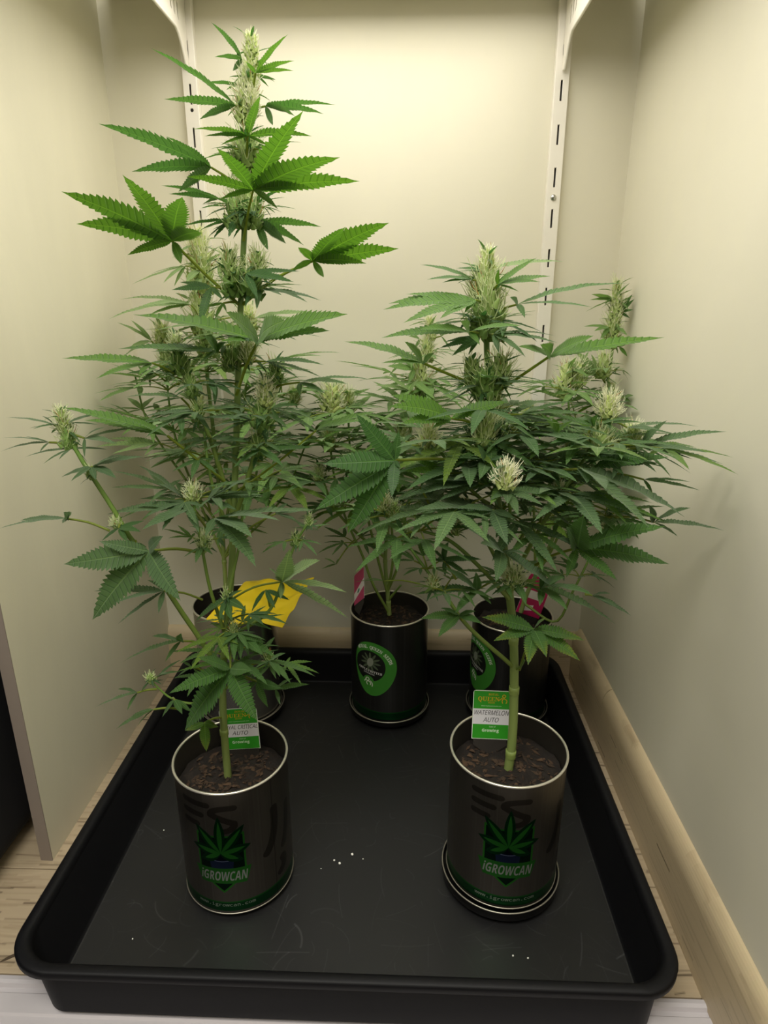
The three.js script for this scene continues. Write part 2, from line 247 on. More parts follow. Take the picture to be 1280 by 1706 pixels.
// ---------------------------------------------------------------- cans
function canArt(kind) {
  return canvas(2048, 1024, (c, w, h) => {
    c.fillStyle = kind === 'plain' ? '#545452' : '#6c675f'; c.fillRect(0, 0, w, h);
    for (let i = 0; i < 260; i++) { c.fillStyle = `rgba(${rnd() < 0.5 ? '0,0,0' : '255,255,255'},${rnd() * 0.03})`; c.fillRect(rnd() * w, 0, 1 + rnd() * 8, h); }
    c.fillStyle = '#17512a'; c.fillRect(0, h * 0.905, w, h * 0.075); c.fillStyle = '#2f7a34'; c.fillRect(0, h * 0.897, w, h * 0.012);
    c.fillStyle = 'rgba(20,20,20,.6)'; c.fillRect(w * 0.655, 0, 3, h);
    if (kind === 'plain') return;
    const S = h / 1024; let X = w * 0.5;
    c.lineCap = 'round'; c.lineJoin = 'round'; c.strokeStyle = 'rgba(40,36,32,.55)'; // brushed grey letters behind the emblem
    c.lineWidth = 44 * S; c.beginPath(); c.moveTo(X - 60, 96); c.lineTo(X - 205, 90); c.moveTo(X - 100, 182); c.lineTo(X - 205, 176); c.moveTo(X - 130, 262); c.lineTo(X - 205, 258); c.stroke();
    c.beginPath(); c.moveTo(X + 90, 116); c.quadraticCurveTo(X - 40, 110, X - 35, 165); c.quadraticCurveTo(X + 20, 205, X + 85, 240); c.quadraticCurveTo(X + 96, 300, X + 20, 306); c.stroke();
    c.lineWidth = 56 * S; c.beginPath(); c.moveTo(X + 330, 260); c.quadraticCurveTo(X + 345, 480, X + 265, 600); c.moveTo(X + 455, 330); c.quadraticCurveTo(X + 450, 520, X + 400, 640); c.moveTo(X + 385, 740); c.quadraticCurveTo(X + 420, 800, X + 360, 850); c.stroke();
    // shield, plant and banner
    c.save(); c.translate(X, 20); c.scale(0.7, 0.94); X = 0;
    c.fillStyle = '#0f2b1c'; c.strokeStyle = '#3f9a35'; c.lineWidth = 15 * S;
    c.beginPath(); c.moveTo(X - 190, 330); c.lineTo(X - 190, 690); c.lineTo(X, 860); c.lineTo(X + 190, 690); c.lineTo(X + 190, 330); c.lineTo(X + 110, 350); c.lineTo(X - 110, 350); c.closePath(); c.fill(); c.stroke();
    c.fillStyle = '#2d3a5c'; c.beginPath(); c.moveTo(X - 104, 530); c.lineTo(X + 104, 530); c.lineTo(X + 84, 690); c.lineTo(X - 84, 690); c.fill();
    c.fillStyle = '#0c1626'; c.beginPath(); c.ellipse(X, 532, 106, 34, 0, 0, 7); c.fill(); c.strokeStyle = '#8a97b8'; c.lineWidth = 7; c.beginPath(); c.ellipse(X, 540, 106, 34, 0, 0.2, 2.9); c.stroke();
    const leaf = (grow, col) => { c.fillStyle = col; for (const [a, l] of [[-112, 150], [-78, 205], [-40, 268], [0, 285], [40, 268], [78, 205], [112, 150]]) { const r = (a * Math.PI) / 180, L = (l + grow) * S, W = (26 + grow * 0.7) * S, dx = Math.sin(r), dy = -Math.cos(r); c.beginPath(); c.moveTo(X - dx * grow * 0.5, 500 - dy * grow * 0.5); c.quadraticCurveTo(X + dx * L * 0.45 - dy * W * 1.5, 500 + dy * L * 0.45 + dx * W * 1.5, X + dx * L, 500 + dy * L); c.quadraticCurveTo(X + dx * L * 0.45 + dy * W * 1.5, 500 + dy * L * 0.45 - dx * W * 1.5, X, 500); c.fill(); } };
    leaf(44, '#0d4322'); leaf(0, '#3d9638');
    c.fillStyle = '#3c8f36'; c.beginPath(); c.moveTo(X - 236, 640); c.lineTo(X + 236, 640); c.lineTo(X + 190, 782); c.lineTo(X - 190, 782); c.fill();
    c.fillStyle = '#d3d6d0'; c.font = 'italic bold 118px sans-serif'; c.textAlign = 'center'; c.save(); c.translate(X, 754); c.scale(0.62, 1); c.fillText('iGROWCAN', 0, 0); c.restore(); c.restore(); X = w * 0.5;
    c.fillStyle = '#b9c9b4'; c.font = 'bold 36px monospace'; c.textAlign = 'center'; c.fillText('www.igrowcan.com', X, 962);
  });
}
M.canBright = new THREE.MeshStandardMaterial({ color: 0xb2aea6, roughness: 0.2, metalness: 0.95 });
const artPrint = canArt('print'), artPlain = canArt('plain');
M.canPrint = new THREE.MeshStandardMaterial({ map: artPrint, roughness: 0.3, metalness: 0.92 });
M.canPlain = new THREE.MeshStandardMaterial({ map: artPlain, roughness: 0.3, metalness: 0.92 });
const ring = (r, y, k) => new THREE.TorusGeometry(r, k, 10, 72).rotateX(Math.PI / 2).translate(0, y, 0);
function can(p, R, H, art, az, label) {
  const t = base('tin_can_planter', p, label, 'planter', 'tin can planters');
  mesh('can_body', new THREE.CylinderGeometry(R, R, H - 0.004, 96, 1, true).rotateY(Math.PI + az).translate(0, H / 2, 0), art, t);
  mesh('can_lining', new THREE.CylinderGeometry(R - 0.0009, R - 0.0009, H - 0.004, 72, 1, true).translate(0, H / 2, 0), M.canInside, t);
  mesh('top_rim', ring(R, H - 0.0012, 0.0016), M.rim, t);
  mesh('bottom_rim', ring(R, 0.0012, 0.0009), M.dimRim, t);
  mesh('can_bottom', new THREE.CylinderGeometry(R - 0.001, R - 0.001, 0.002, 64).translate(0, 0.003, 0), M.lid, t);
  return t;
}
function saucer(p, R, H, label) {
  const t = base('can_lid_saucer', p, label, 'saucer', 'tin lids used as saucers');
  mesh('lid_body', new THREE.LatheGeometry([[0, 0], [R - 0.003, 0], [R - 0.001, 0.002], [R - 0.0005, H - 0.002], [R - 0.002, H - 0.002], [R - 0.0022, 0.004], [0, 0.0035]].map(([x, y]) => new THREE.Vector2(x, y)), 80), M.lid, t);
  mesh('lid_rim', ring(R - 0.0012, H - 0.0012, 0.0010), M.dimRim, t);
  return t;
}
function soil(p, R, k) {
  const pos = [], uv = [], idx = [], NR = 22, NA = 64;
  for (let i = 0; i <= NR; i++) for (let j = 0; j < NA; j++) { const r = (R * i) / NR, a = (j / NA) * Math.PI * 2, x = Math.cos(a) * r, z = Math.sin(a) * r; pos.push(x, noise.noise(x * 60 + k * 7, z * 60, k) * 0.006 + noise.noise(x * 200, z * 200, k) * 0.0035, z); uv.push(x * 9, z * 9); }
  for (let i = 0; i < NR; i++) for (let j = 0; j < NA; j++) { const a = i * NA + j, b = i * NA + ((j + 1) % NA); idx.push(a, b, b + NA, a, b + NA, a + NA); }
  const g = new THREE.BufferGeometry(); g.setAttribute('position', new THREE.Float32BufferAttribute(pos, 3)); g.setAttribute('uv', new THREE.Float32BufferAttribute(uv, 2)); g.setIndex(idx.reverse()); g.computeVertexNormals();
  const t = base('potting_soil', p, null, null); t.userData.kind = 'stuff';
  mesh('soil_surface', g, M.soil, t);
  const chips = [];
  for (let i = 0; i < 300; i++) {
    const a = rnd() * 6.28, r = Math.sqrt(rnd()) * (R - 0.009), s = rr(0.001, 0.0038), q = new THREE.OctahedronGeometry(1, 0).scale(s * rr(0.7, 2.6), s * rr(0.3, 0.8), s * rr(0.4, 1.1)).rotateY(rnd() * 6.28).rotateX(rr(-0.5, 0.5)).translate(Math.cos(a) * r, noise.noise(Math.cos(a) * r * 60 + k * 7, Math.sin(a) * r * 60, k) * 0.006 + 0.001, Math.sin(a) * r);
    q.deleteAttribute('uv'); const c = rr(0.25, 1.1), col = new Float32Array(q.attributes.position.count * 3); for (let j = 0; j < col.length; j += 3) { col[j] = c; col[j + 1] = c * rr(0.92, 1); col[j + 2] = c * 0.9; } q.setAttribute('color', new THREE.BufferAttribute(col, 3)); chips.push(q);
  }
  const ch = mesh('bark_chips', mergeGeometries(chips), M.bark, t); ch.userData.kind = 'stuff';
  return t;
}
const POT = {
  fl: { p: V(-0.2165, 0.0135, 0.516), R: 0.0698, H: 0.1855 }, fr: { p: V(0.1318, 0.0245, 0.506), R: 0.0716, H: 0.1855 },
  bc: { p: V(-0.0270, 0.0235, 0.137), R: 0.0695, H: 0.194 }, br: { p: V(0.1925, 0.0235, 0.137), R: 0.0700, H: 0.186 }, bl: { p: V(-0.3015, 0.0235, 0.152), R: 0.0725, H: 0.208 },
};
const floorAt = V(0, TRAYY + 0.006, 0);
can(POT.fl.p.clone().setY(0.0165), POT.fl.R, POT.fl.H, M.canPrint, -0.01, 'printed tin can on the front left of the tray, standing without a saucer');
can(POT.fr.p.clone().setY(0.0295), POT.fr.R, POT.fr.H, M.canPrint, -0.07, 'printed tin can with green leaf emblem on the front right, in a black lid');
can(POT.bc.p, POT.bc.R, POT.bc.H, M.canPlain, 0.2, 'plain dark tin can at the rear centre with an oval green sticker');
can(POT.br.p, POT.br.R, POT.br.H, M.canPlain, -0.2, 'dark tin can in the rear right corner behind the front right can');
can(POT.bl.p, POT.bl.R, POT.bl.H, M.canBright, 0.6, 'tin can at the rear left under the yellow sheet');
saucer(V(POT.fr.p.x - 0.001, 0.016, POT.fr.p.z + 0.002), 0.0775, 0.0155, 'dark tin lid under the front right can');
for (const [k, l] of [['bc', 'dark tin lid under the rear centre can with the oval sticker'], ['br', 'dark tin lid under the rear right can'], ['bl', 'dark tin lid under the rear left can with the yellow sheet']]) saucer(V(POT[k].p.x, 0.016, POT[k].p.z), POT[k].R + 0.0055, 0.0125, l);
const SOILY = { fl: 0.1665, fr: 0.1800, bc: 0.190, br: 0.184, bl: 0.200 };
for (const [k, l] of [['fl', 'dark soil with bark chips in the front left can'], ['fr', 'dark crumbly soil in the front right can around the thick stem'], ['bc', 'dark soil in the rear centre can'], ['br', 'dark soil in the rear right can'], ['bl', 'dark soil in the rear left can under the yellow sheet']]) { const s = soil(V(POT[k].p.x, SOILY[k], POT[k].p.z), POT[k].R - 0.002, k.charCodeAt(0) + k.charCodeAt(1)); tag(s, l, 'soil'); }

// egg-shaped sticker wrapped round a can
function stickerArt() {
  return canvas(512, 640, (c, w, h) => {
    c.fillStyle = '#3f8b2f'; c.fillRect(0, 0, w, h);
    c.fillStyle = '#10130f'; c.beginPath(); c.ellipse(w * 0.44, h * 0.47, w * 0.33, h * 0.27, 0.12, 0, 7); c.fill();
    c.save(); c.translate(w * 0.46, h * 0.40); c.fillStyle = '#54624a'; for (let i = 0; i < 11; i++) { c.rotate(0.57); c.beginPath(); c.ellipse(0, -62, 12, 50, 0, 0, 7); c.fill(); } c.fillStyle = '#8d9484'; c.beginPath(); c.ellipse(0, 0, 34, 52, 0.3, 0, 7); c.fill(); c.restore();
    c.textAlign = 'center'; c.fillStyle = '#eeeeea';
    c.font = 'bold 43px serif'; c.save(); c.translate(w * 0.44, h * 0.50); const word = 'ROYAL QUEEN SEEDS'; for (let i = 0; i < word.length; i++) { c.save(); c.rotate(0.32 + (i - (word.length - 1) / 2) * 0.115); c.scale(1, 1.15); c.fillText(word[i], 0, -190); c.restore(); } c.restore();
    c.save(); c.translate(w * 0.44, h * 0.575); c.rotate(0.13); c.font = 'bold 34px serif'; c.fillText('APPLE FRITTER', 0, 0); c.font = 'bold 20px serif'; c.fillText('AUTOMATIC', 0, 26); c.restore();
    c.fillStyle = '#3f8b2f'; c.beginPath(); c.arc(w * 0.42, h * 0.745, 62, 0, 7); c.fill();
    c.strokeStyle = '#e8ecdf'; c.lineWidth = 9; c.lineCap = 'round'; c.beginPath(); c.arc(w * 0.40, h * 0.715, 18, 0, 7); c.moveTo(w * 0.40, h * 0.745); c.quadraticCurveTo(w * 0.36, h * 0.79, w * 0.40, h * 0.815); c.moveTo(w * 0.41, h * 0.75); c.quadraticCurveTo(w * 0.49, h * 0.76, w * 0.46, h * 0.81); c.moveTo(w * 0.46, h * 0.74); c.quadraticCurveTo(w * 0.52, h * 0.76, w * 0.50, h * 0.83); c.moveTo(w * 0.36, h * 0.725); c.lineTo(w * 0.33, h * 0.765); c.stroke();
  });
}
M.sticker = new THREE.MeshStandardMaterial({ map: stickerArt(), roughness: 0.5 });
function sticker(parent, R, az, yc, w, h) {
  const pos = [], uv = [], nor = [], idx = [], NR = 8, NA = 48;
  for (let i = 0; i <= NR; i++) for (let j = 0; j < NA; j++) { const a = (j / NA) * Math.PI * 2, k = i / NR, e = 1 + 0.12 * Math.cos(a - 0.9), x = Math.cos(a) * k * e * w / 2, y = Math.sin(a) * k * (1 + 0.05 * Math.cos(a + 2)) * h / 2, t = az + x / R; pos.push(Math.sin(t) * (R + 0.0005), yc + y, Math.cos(t) * (R + 0.0005)); nor.push(Math.sin(t), 0, Math.cos(t)); uv.push(0.5 + x / w * 0.9, 0.5 + y / h * 0.96); }
  for (let i = 0; i < NR; i++) for (let j = 0; j < NA; j++) { const a = i * NA + j, b = i * NA + ((j + 1) % NA); idx.push(a, a + NA, b + NA, a, b + NA, b); }
  const g = new THREE.BufferGeometry(); g.setAttribute('position', new THREE.Float32BufferAttribute(pos, 3)); g.setAttribute('normal', new THREE.Float32BufferAttribute(nor, 3)); g.setAttribute('uv', new THREE.Float32BufferAttribute(uv, 2)); g.setIndex(idx);
  return mesh('sticker', g, M.sticker, parent);
}
const potOf = (n) => scene.children.filter((o) => o.name.startsWith('tin_can_planter'))[n];
sticker(potOf(2), POT.bc.R, -0.42, 0.108, 0.082, 0.106);
sticker(potOf(3), POT.br.R, -1.12, 0.104, 0.082, 0.106);

// plant labels stuck into the soil
function tagArt(lines, kind) {
  return canvas(384, 512, (c, w, h) => {
    const g = '#2f9a20';
    if (kind === 'green') {
      c.fillStyle = g; c.fillRect(0, 0, w, h); c.strokeStyle = '#dfe8d8'; c.lineWidth = 10; c.strokeRect(2, 2, w - 4, h - 4);
      c.textAlign = 'center'; c.fillStyle = '#d3a520'; c.font = 'bold 30px serif'; c.fillText('ROYAL', w * 0.55, h * 0.10); c.font = 'bold 62px serif'; c.fillText('QUEEN', w * 0.42, h * 0.215); c.font = 'bold 22px serif'; c.fillText('SEEDS', w * 0.5, h * 0.265);
      c.lineWidth = 9; c.strokeStyle = '#d3a520'; c.lineCap = 'round'; c.beginPath(); c.arc(w * 0.83, h * 0.11, 15, 0, 7); c.moveTo(w * 0.83, h * 0.15); c.quadraticCurveTo(w * 0.75, h * 0.2, w * 0.8, h * 0.25); c.moveTo(w * 0.84, h * 0.16); c.quadraticCurveTo(w * 0.95, h * 0.19, w * 0.89, h * 0.25); c.moveTo(w * 0.78, h * 0.15); c.lineTo(w * 0.71, h * 0.19); c.stroke();
      c.fillStyle = '#cfe6c6'; c.font = '17px sans-serif'; c.fillText('www.royalqueenseeds.com', w / 2, h * 0.325);
      c.fillStyle = '#e6e4ea'; c.fillRect(6, h * 0.375, w - 12, h * 0.32);
      c.fillStyle = '#15161c'; c.font = 'italic 62px sans-serif'; lines.forEach((t, i) => { c.save(); c.translate(w / 2, h * (0.50 + i * 0.145)); c.scale(Math.min(1, (w - 18) / c.measureText(t).width), 1.08); c.fillText(t, 0, 0); c.restore(); });
      c.fillStyle = '#d9ecd2'; c.font = '20px sans-serif'; c.fillText('Date of', w * 0.55, h * 0.755); c.font = 'bold 44px sans-serif'; c.fillText('Growing', w * 0.5, h * 0.85);
    } else if (kind === 'pink') {
      c.fillStyle = '#c8356f'; c.fillRect(0, 0, w, h); c.fillStyle = '#efe9e6'; c.beginPath(); c.moveTo(0, h * 0.62); c.lineTo(w, h * 0.34); c.lineTo(w, h * 0.6); c.lineTo(0, h * 0.86); c.fill(); c.fillStyle = '#1f7d6a'; c.beginPath(); c.ellipse(w * 0.45, h * 0.62, 46, 26, -0.5, 0, 7); c.fill();
    } else {
      c.fillStyle = '#c21a5f'; c.fillRect(0, 0, w, h); c.fillStyle = '#efe9e6'; c.fillRect(0, h * 0.38, w * 0.9, h * 0.2); c.beginPath(); c.moveTo(w * 0.1, h * 0.8); c.lineTo(w * 0.6, h * 0.72); c.lineTo(w * 0.6, h * 0.86); c.lineTo(w * 0.1, h * 0.94); c.fill();
    }
  });
}
function plantTag(tl, tr, br, bl, art, label) {
  const c = tl.clone().add(tr).add(br).add(bl).multiplyScalar(0.25), t = base('plant_label', c, label, 'plant label', 'plant labels stuck in the soil');
  const w = (tl.distanceTo(tr) + bl.distanceTo(br)) / 2, h = (tl.distanceTo(bl) + tr.distanceTo(br)) / 2;
  const X = tr.clone().sub(tl).add(br.clone().sub(bl)).normalize(), Yv = tl.clone().sub(bl).add(tr.clone().sub(br)).normalize(), Zv = X.clone().cross(Yv).normalize(); Yv.copy(Zv).cross(X);
  const m = new THREE.Matrix4().makeBasis(X, Yv, Zv), r = w * 0.09, s = new THREE.Shape();
  s.moveTo(-w / 2, -h / 2); s.lineTo(w / 2, -h / 2); s.lineTo(w / 2, h / 2 - r); s.quadraticCurveTo(w / 2, h / 2, w / 2 - r, h / 2); s.lineTo(-w / 2 + r, h / 2); s.quadraticCurveTo(-w / 2, h / 2, -w / 2, h / 2 - r);
  const face = new THREE.ShapeGeometry(s, 5), p = face.attributes.position, uv = face.attributes.uv; for (let i = 0; i < p.count; i++) uv.setXY(i, p.getX(i) / w + 0.5, p.getY(i) / h + 0.5);
  face.translate(0, 0, 0.0006);
  const spike = new THREE.Shape(); spike.moveTo(-w * 0.45, -h / 2 + 0.0005); spike.lineTo(w * 0.45, -h / 2 + 0.0005); spike.lineTo(w * 0.45, -h / 2 - 0.008); spike.lineTo(w * 0.04, -h / 2 - 0.022); spike.lineTo(-w * 0.04, -h / 2 - 0.022); spike.lineTo(-w * 0.45, -h / 2 - 0.008);
  mesh('label_card', new THREE.ExtrudeGeometry(s, { depth: 0.0005, bevelEnabled: false }).applyMatrix4(m), M.whitePlastic, t);
  mesh('label_print', face.applyMatrix4(m), new THREE.MeshStandardMaterial({ map: art, roughness: 0.5 }), t);
  mesh('label_spike', new THREE.ExtrudeGeometry(spike, { depth: 0.0006, bevelEnabled: false }).applyMatrix4(m), M.tagDark, t);
}
{
  const q = (z0, z1, ...p) => p.map(([x, y], i) => at(x, y, i < 2 ? z0 : z1));
  plantTag(...q(0.455, 0.470, [793, 1151], [852, 1150], [846, 1234], [782, 1228]), tagArt(['WATERMELON', 'AUTO'], 'green'), 'green and white handwritten plant label in the front right can');
  plantTag(...q(0.458, 0.472, [366, 1182], [427, 1178], [435, 1246], [370, 1250]), tagArt(['ROYAL CRITICAL', 'AUTO'], 'green'), 'green and white handwritten plant label behind the stem in the front left can');
  plantTag(at(594, 955, 0.120), at(612, 948, 0.160), at(602, 992, 0.17), at(588, 1013, 0.135), tagArt([], 'pink'), 'narrow pink and white label at the left rim of the rear centre can');
  plantTag(at(872, 955, 0.118), at(908, 965, 0.108), at(911, 1034, 0.122), at(871, 1018, 0.130), tagArt([], 'magenta'), 'magenta label with white marks in the rear right can');
}
{ // yellow sheet draped over the rear left can
  const edge = (u, v) => { const a = at(416, 968, 0.13), b = at(524, 964, 0.17), c = at(470, 1040, 0.245), d = at(343, 1028, 0.245); const p = a.clone().lerp(b, u), q = d.clone().lerp(c, u), r = p.lerp(q, v); r.y += Math.sin(u * 7 + v * 3) * 0.004 + noise.noise(u * 4, v * 4, 2) * 0.008 - Math.pow(v, 4) * 0.004; r.z += noise.noise(u * 5, v * 5, 9) * 0.008; return r; };
  const N = 22, pos = [], idx = [], c0 = edge(0.5, 0.5);
  for (let s = 0; s < 2; s++) for (let i = 0; i <= N; i++) for (let j = 0; j <= N; j++) { const p = edge(i / N, j / N).sub(c0); p.y -= s * 0.0007; pos.push(p.x, p.y, p.z); }
  const n1 = (N + 1) * (N + 1), id = (s, i, j) => s * n1 + i * (N + 1) + j;
  for (let i = 0; i < N; i++) for (let j = 0; j < N; j++) { idx.push(id(0, i, j), id(0, i, j + 1), id(0, i + 1, j + 1), id(0, i, j), id(0, i + 1, j + 1), id(0, i + 1, j)); idx.push(id(1, i, j), id(1, i + 1, j + 1), id(1, i, j + 1), id(1, i, j), id(1, i + 1, j), id(1, i + 1, j + 1)); }
  for (let i = 0; i < N; i++) for (const [a, b, c, d] of [[id(0, i, 0), id(0, i + 1, 0), id(1, i, 0), id(1, i + 1, 0)], [id(0, i, N), id(1, i, N), id(0, i + 1, N), id(1, i + 1, N)], [id(0, 0, i), id(1, 0, i), id(0, 0, i + 1), id(1, 0, i + 1)], [id(0, N, i), id(0, N, i + 1), id(1, N, i), id(1, N, i + 1)]]) idx.push(a, b, d, a, d, c);
  const g = new THREE.BufferGeometry(); g.setAttribute('position', new THREE.Float32BufferAttribute(pos, 3)); g.setIndex(idx); g.computeVertexNormals();
  const o = mesh('sticky_trap', g, M.yellow); o.position.copy(c0); tag(o, 'bright yellow plastic sheet draped over the rear left can', 'sticky trap');
}
// crumbs on the tray, a dry scrap on the floor, the black bag beside the panel
for (const [x, y, s, l] of [[587, 1423, 0.0022, 'largest white crumb of the cluster near the middle of the tray floor'], [557, 1433, 0.0016, 'white crumb left of the pair in the cluster near the tray centre'], [566, 1438, 0.002, 'white crumb nearest the viewer in the cluster near the tray centre'], [605, 1431, 0.001, 'tiny white crumb at the right end of the centre cluster'], [535, 1447, 0.0009, 'tiny white crumb at the left end of the centre cluster'], [221, 1564, 0.0011, 'tiny white crumb alone near the front left corner of the tray'], [273, 1383, 0.001, 'tiny white crumb left of the front left can'], [855, 1592, 0.0013, 'left of two tiny crumbs in front of the front right can'], [880, 1596, 0.0012, 'right of two tiny crumbs in front of the front right can']]) {
  const p = atY(x, y, TRAYY + s * 0.35), o = mesh('perlite_crumb', new THREE.DodecahedronGeometry(s, 0).scale(1, 0.6, 0.8), M.crumb); o.position.copy(p); o.rotation.y = rnd() * 6; tag(o, l, 'crumb', 'white crumbs on the tray floor');
}
{
  const p = atY(13, 1596, 0.002), s = new THREE.Shape(); s.moveTo(-0.008, 0); s.quadraticCurveTo(0.002, 0.006, 0.014, 0.002); s.quadraticCurveTo(0.002, -0.002, -0.008, 0);
  const o = mesh('dry_leaf_scrap', new THREE.ExtrudeGeometry(s, { depth: 0.0006, bevelEnabled: false }).rotateX(-Math.PI / 2).rotateY(0.5), new THREE.MeshStandardMaterial({ color: 0x4a3d2c, roughness: 0.9 })); o.position.copy(p).setY(0.0004); tag(o, 'small dry brown leaf scrap on the wood floor left of the tray', 'leaf scrap');
  const b = base('fabric_bag', V(-0.72, 0, 0.52), 'tall black fabric bag standing on the floor left of the white side panel', 'bag');
  const g = new RoundedBoxGeometry(0.37, 0.62, 0.86, 6, 0.05), q = g.attributes.position; for (let i = 0; i < q.count; i++) { const x = q.getX(i), y = q.getY(i), z = q.getZ(i); q.setX(i, x + noise.noise(y * 6, z * 6, 3) * 0.006); }
  g.computeVertexNormals(); mesh('bag_body', g.translate(0, 0.312, 0), M.blackFabric, b);
  const st = []; for (let i = 0; i < 60; i++) st.push(new THREE.IcosahedronGeometry(0.0012, 0).translate(0.1865, 0.10 + i * 0.006, 0.10 + Math.sin(i * 0.05) * 0.02));
  const sm = mesh('stitching', mergeGeometries(st), new THREE.MeshStandardMaterial({ color: 0x8d8d90, roughness: 0.8 }), b); sm.userData.kind = 'stuff';
}

// ---------------------------------------------------------------- plants
// growing buffers; leaf blades, stalks and flowers are written into them
class Buf {
  constructor() { this.p = []; this.u = []; this.c = []; this.i = []; }
  vert(p, u, v, c) { this.p.push(p.x, p.y, p.z); this.u.push(u, v); this.c.push(c[0], c[1], c[2]); return this.p.length / 3 - 1; }
  geo(o) {
    const g = new THREE.BufferGeometry(), p = new Float32Array(this.p); for (let k = 0; k < p.length; k += 3) { p[k] -= o.x; p[k + 1] -= o.y; p[k + 2] -= o.z; }
    g.setAttribute('position', new THREE.BufferAttribute(p, 3)); g.setAttribute('uv', new THREE.Float32BufferAttribute(this.u, 2)); g.setAttribute('color', new THREE.Float32BufferAttribute(this.c, 3)); g.setIndex(this.i); g.computeVertexNormals(); return g;
  }
}
const lin = (hex) => new THREE.Color(hex).toArray();
const mixc = (a, b, t) => a.map((x, k) => x + (b[k] - x) * t);
function tube(B, pts, radii, col, sides = 6) {
  const n = pts.length; let side = null, prev = null;
  for (let k = 0; k < n; k++) {
    const d = pts[Math.min(n - 1, k + 1)].clone().sub(pts[Math.max(0, k - 1)]).normalize();
    side = side ? side.addScaledVector(d, -side.dot(d)).normalize() : d.clone().cross(Math.abs(d.y) > 0.9 ? V(1, 0, 0) : UP).normalize();
    const o = d.clone().cross(side), r = Array.isArray(radii) ? radii[0] + ((radii[1] - radii[0]) * k) / (n - 1) : radii, row = [];
    const c = typeof col === 'function' ? col(k / (n - 1)) : col;
    for (let j = 0; j < sides; j++) { const a = (j / sides) * Math.PI * 2; row.push(B.vert(pts[k].clone().addScaledVector(side, Math.cos(a) * r).addScaledVector(o, Math.sin(a) * r), 0.5, 0.5, c)); }
    if (prev) for (let j = 0; j < sides; j++) { const a = prev[j], b = prev[(j + 1) % sides], c2 = row[j], d2 = row[(j + 1) % sides]; B.i.push(a, b, d2, a, d2, c2); }
    prev = row;
  }
  const tip = B.vert(pts[n - 1], 0.5, 0.5, typeof col === 'function' ? col(1) : col); for (let j = 0; j < sides; j++) B.i.push(prev[j], prev[(j + 1) % sides], tip);
}
const smooth = (pts, n) => new THREE.CatmullRomCurve3(pts, false, 'centripetal').getPoints(n);
// one serrated leaflet from J to T, blade normal N
function leaflet(B, J, T, N, o) {
  const D = T.clone().sub(J), l = D.length(); if (l < 0.003) return; D.divideScalar(l);
  const n = o.teeth ?? TEETH, side = D.clone().cross(N).normalize(), up = side.clone().cross(D).normalize();
  const w = l * (o.width ?? 0.2) * 0.5, C = J.clone().lerp(T, 0.5).addScaledVector(up, l * (o.arch ?? 0.07)).addScaledVector(side, l * (o.sway ?? 0));
  const pt = (s) => J.clone().multiplyScalar((1 - s) * (1 - s)).addScaledVector(C, 2 * s * (1 - s)).addScaledVector(T, s * s);
  const prof = (s) => Math.pow(s, 0.8) * Math.pow(1 - s, 1.2) / 0.2585, rows = [], wig = rnd() * 6.28, curl = o.curl ?? 0.16;
  rows.push([0.0, 0.03]);
  for (let k = 0; k < n; k++) { const a = 0.07 + 0.81 * (k / n), st = 0.81 / n; rows.push([a, prof(a) * 0.80]); rows.push([a + st * 0.5, prof(a + st * 0.62) * 0.97]); rows.push([a + st * 0.95, prof(a + st * 0.80) * 1.07]); }
  let prev = null;
  for (const [s, f] of rows) {
    const c = pt(s), e = w * f, lift = up.clone().multiplyScalar(curl * e + Math.sin(s * 19 + wig) * e * 0.05), v = s;
    const col = o.edge && s > 0.45 ? mixc(o.color, o.edge, Math.min(1, (s - 0.45) * 2.2) * 0.9) : o.color, mid = o.color;
    const L = B.vert(c.clone().addScaledVector(side, -e).add(lift), 0.5 - 0.5 * Math.min(1, f), v, col), R = B.vert(c.clone().addScaledVector(side, e).add(lift), 0.5 + 0.5 * Math.min(1, f), v, col), m = B.vert(c, 0.5, v, mid);
    if (prev) { B.i.push(prev[0], prev[2], m, prev[0], m, L, prev[2], prev[1], R, prev[2], R, m); }
    prev = [L, R, m];
  }
  { const c = pt(0.94), e = w * prof(0.94) * 0.9, L = B.vert(c.clone().addScaledVector(side, -e), 0.42, 0.94, o.color), Q = B.vert(c.clone().addScaledVector(side, e), 0.58, 0.94, o.color), m = B.vert(c, 0.5, 0.94, o.color); B.i.push(prev[0], prev[2], m, prev[0], m, L, prev[2], prev[1], Q, prev[2], Q, m); prev = [L, Q, m]; }
  const t = B.vert(T, 0.5, 1, o.edge ?? o.color); B.i.push(prev[0], prev[2], t, prev[2], prev[1], t);
}
const TO_EYE = (p) => EYE.clone().sub(p).normalize();
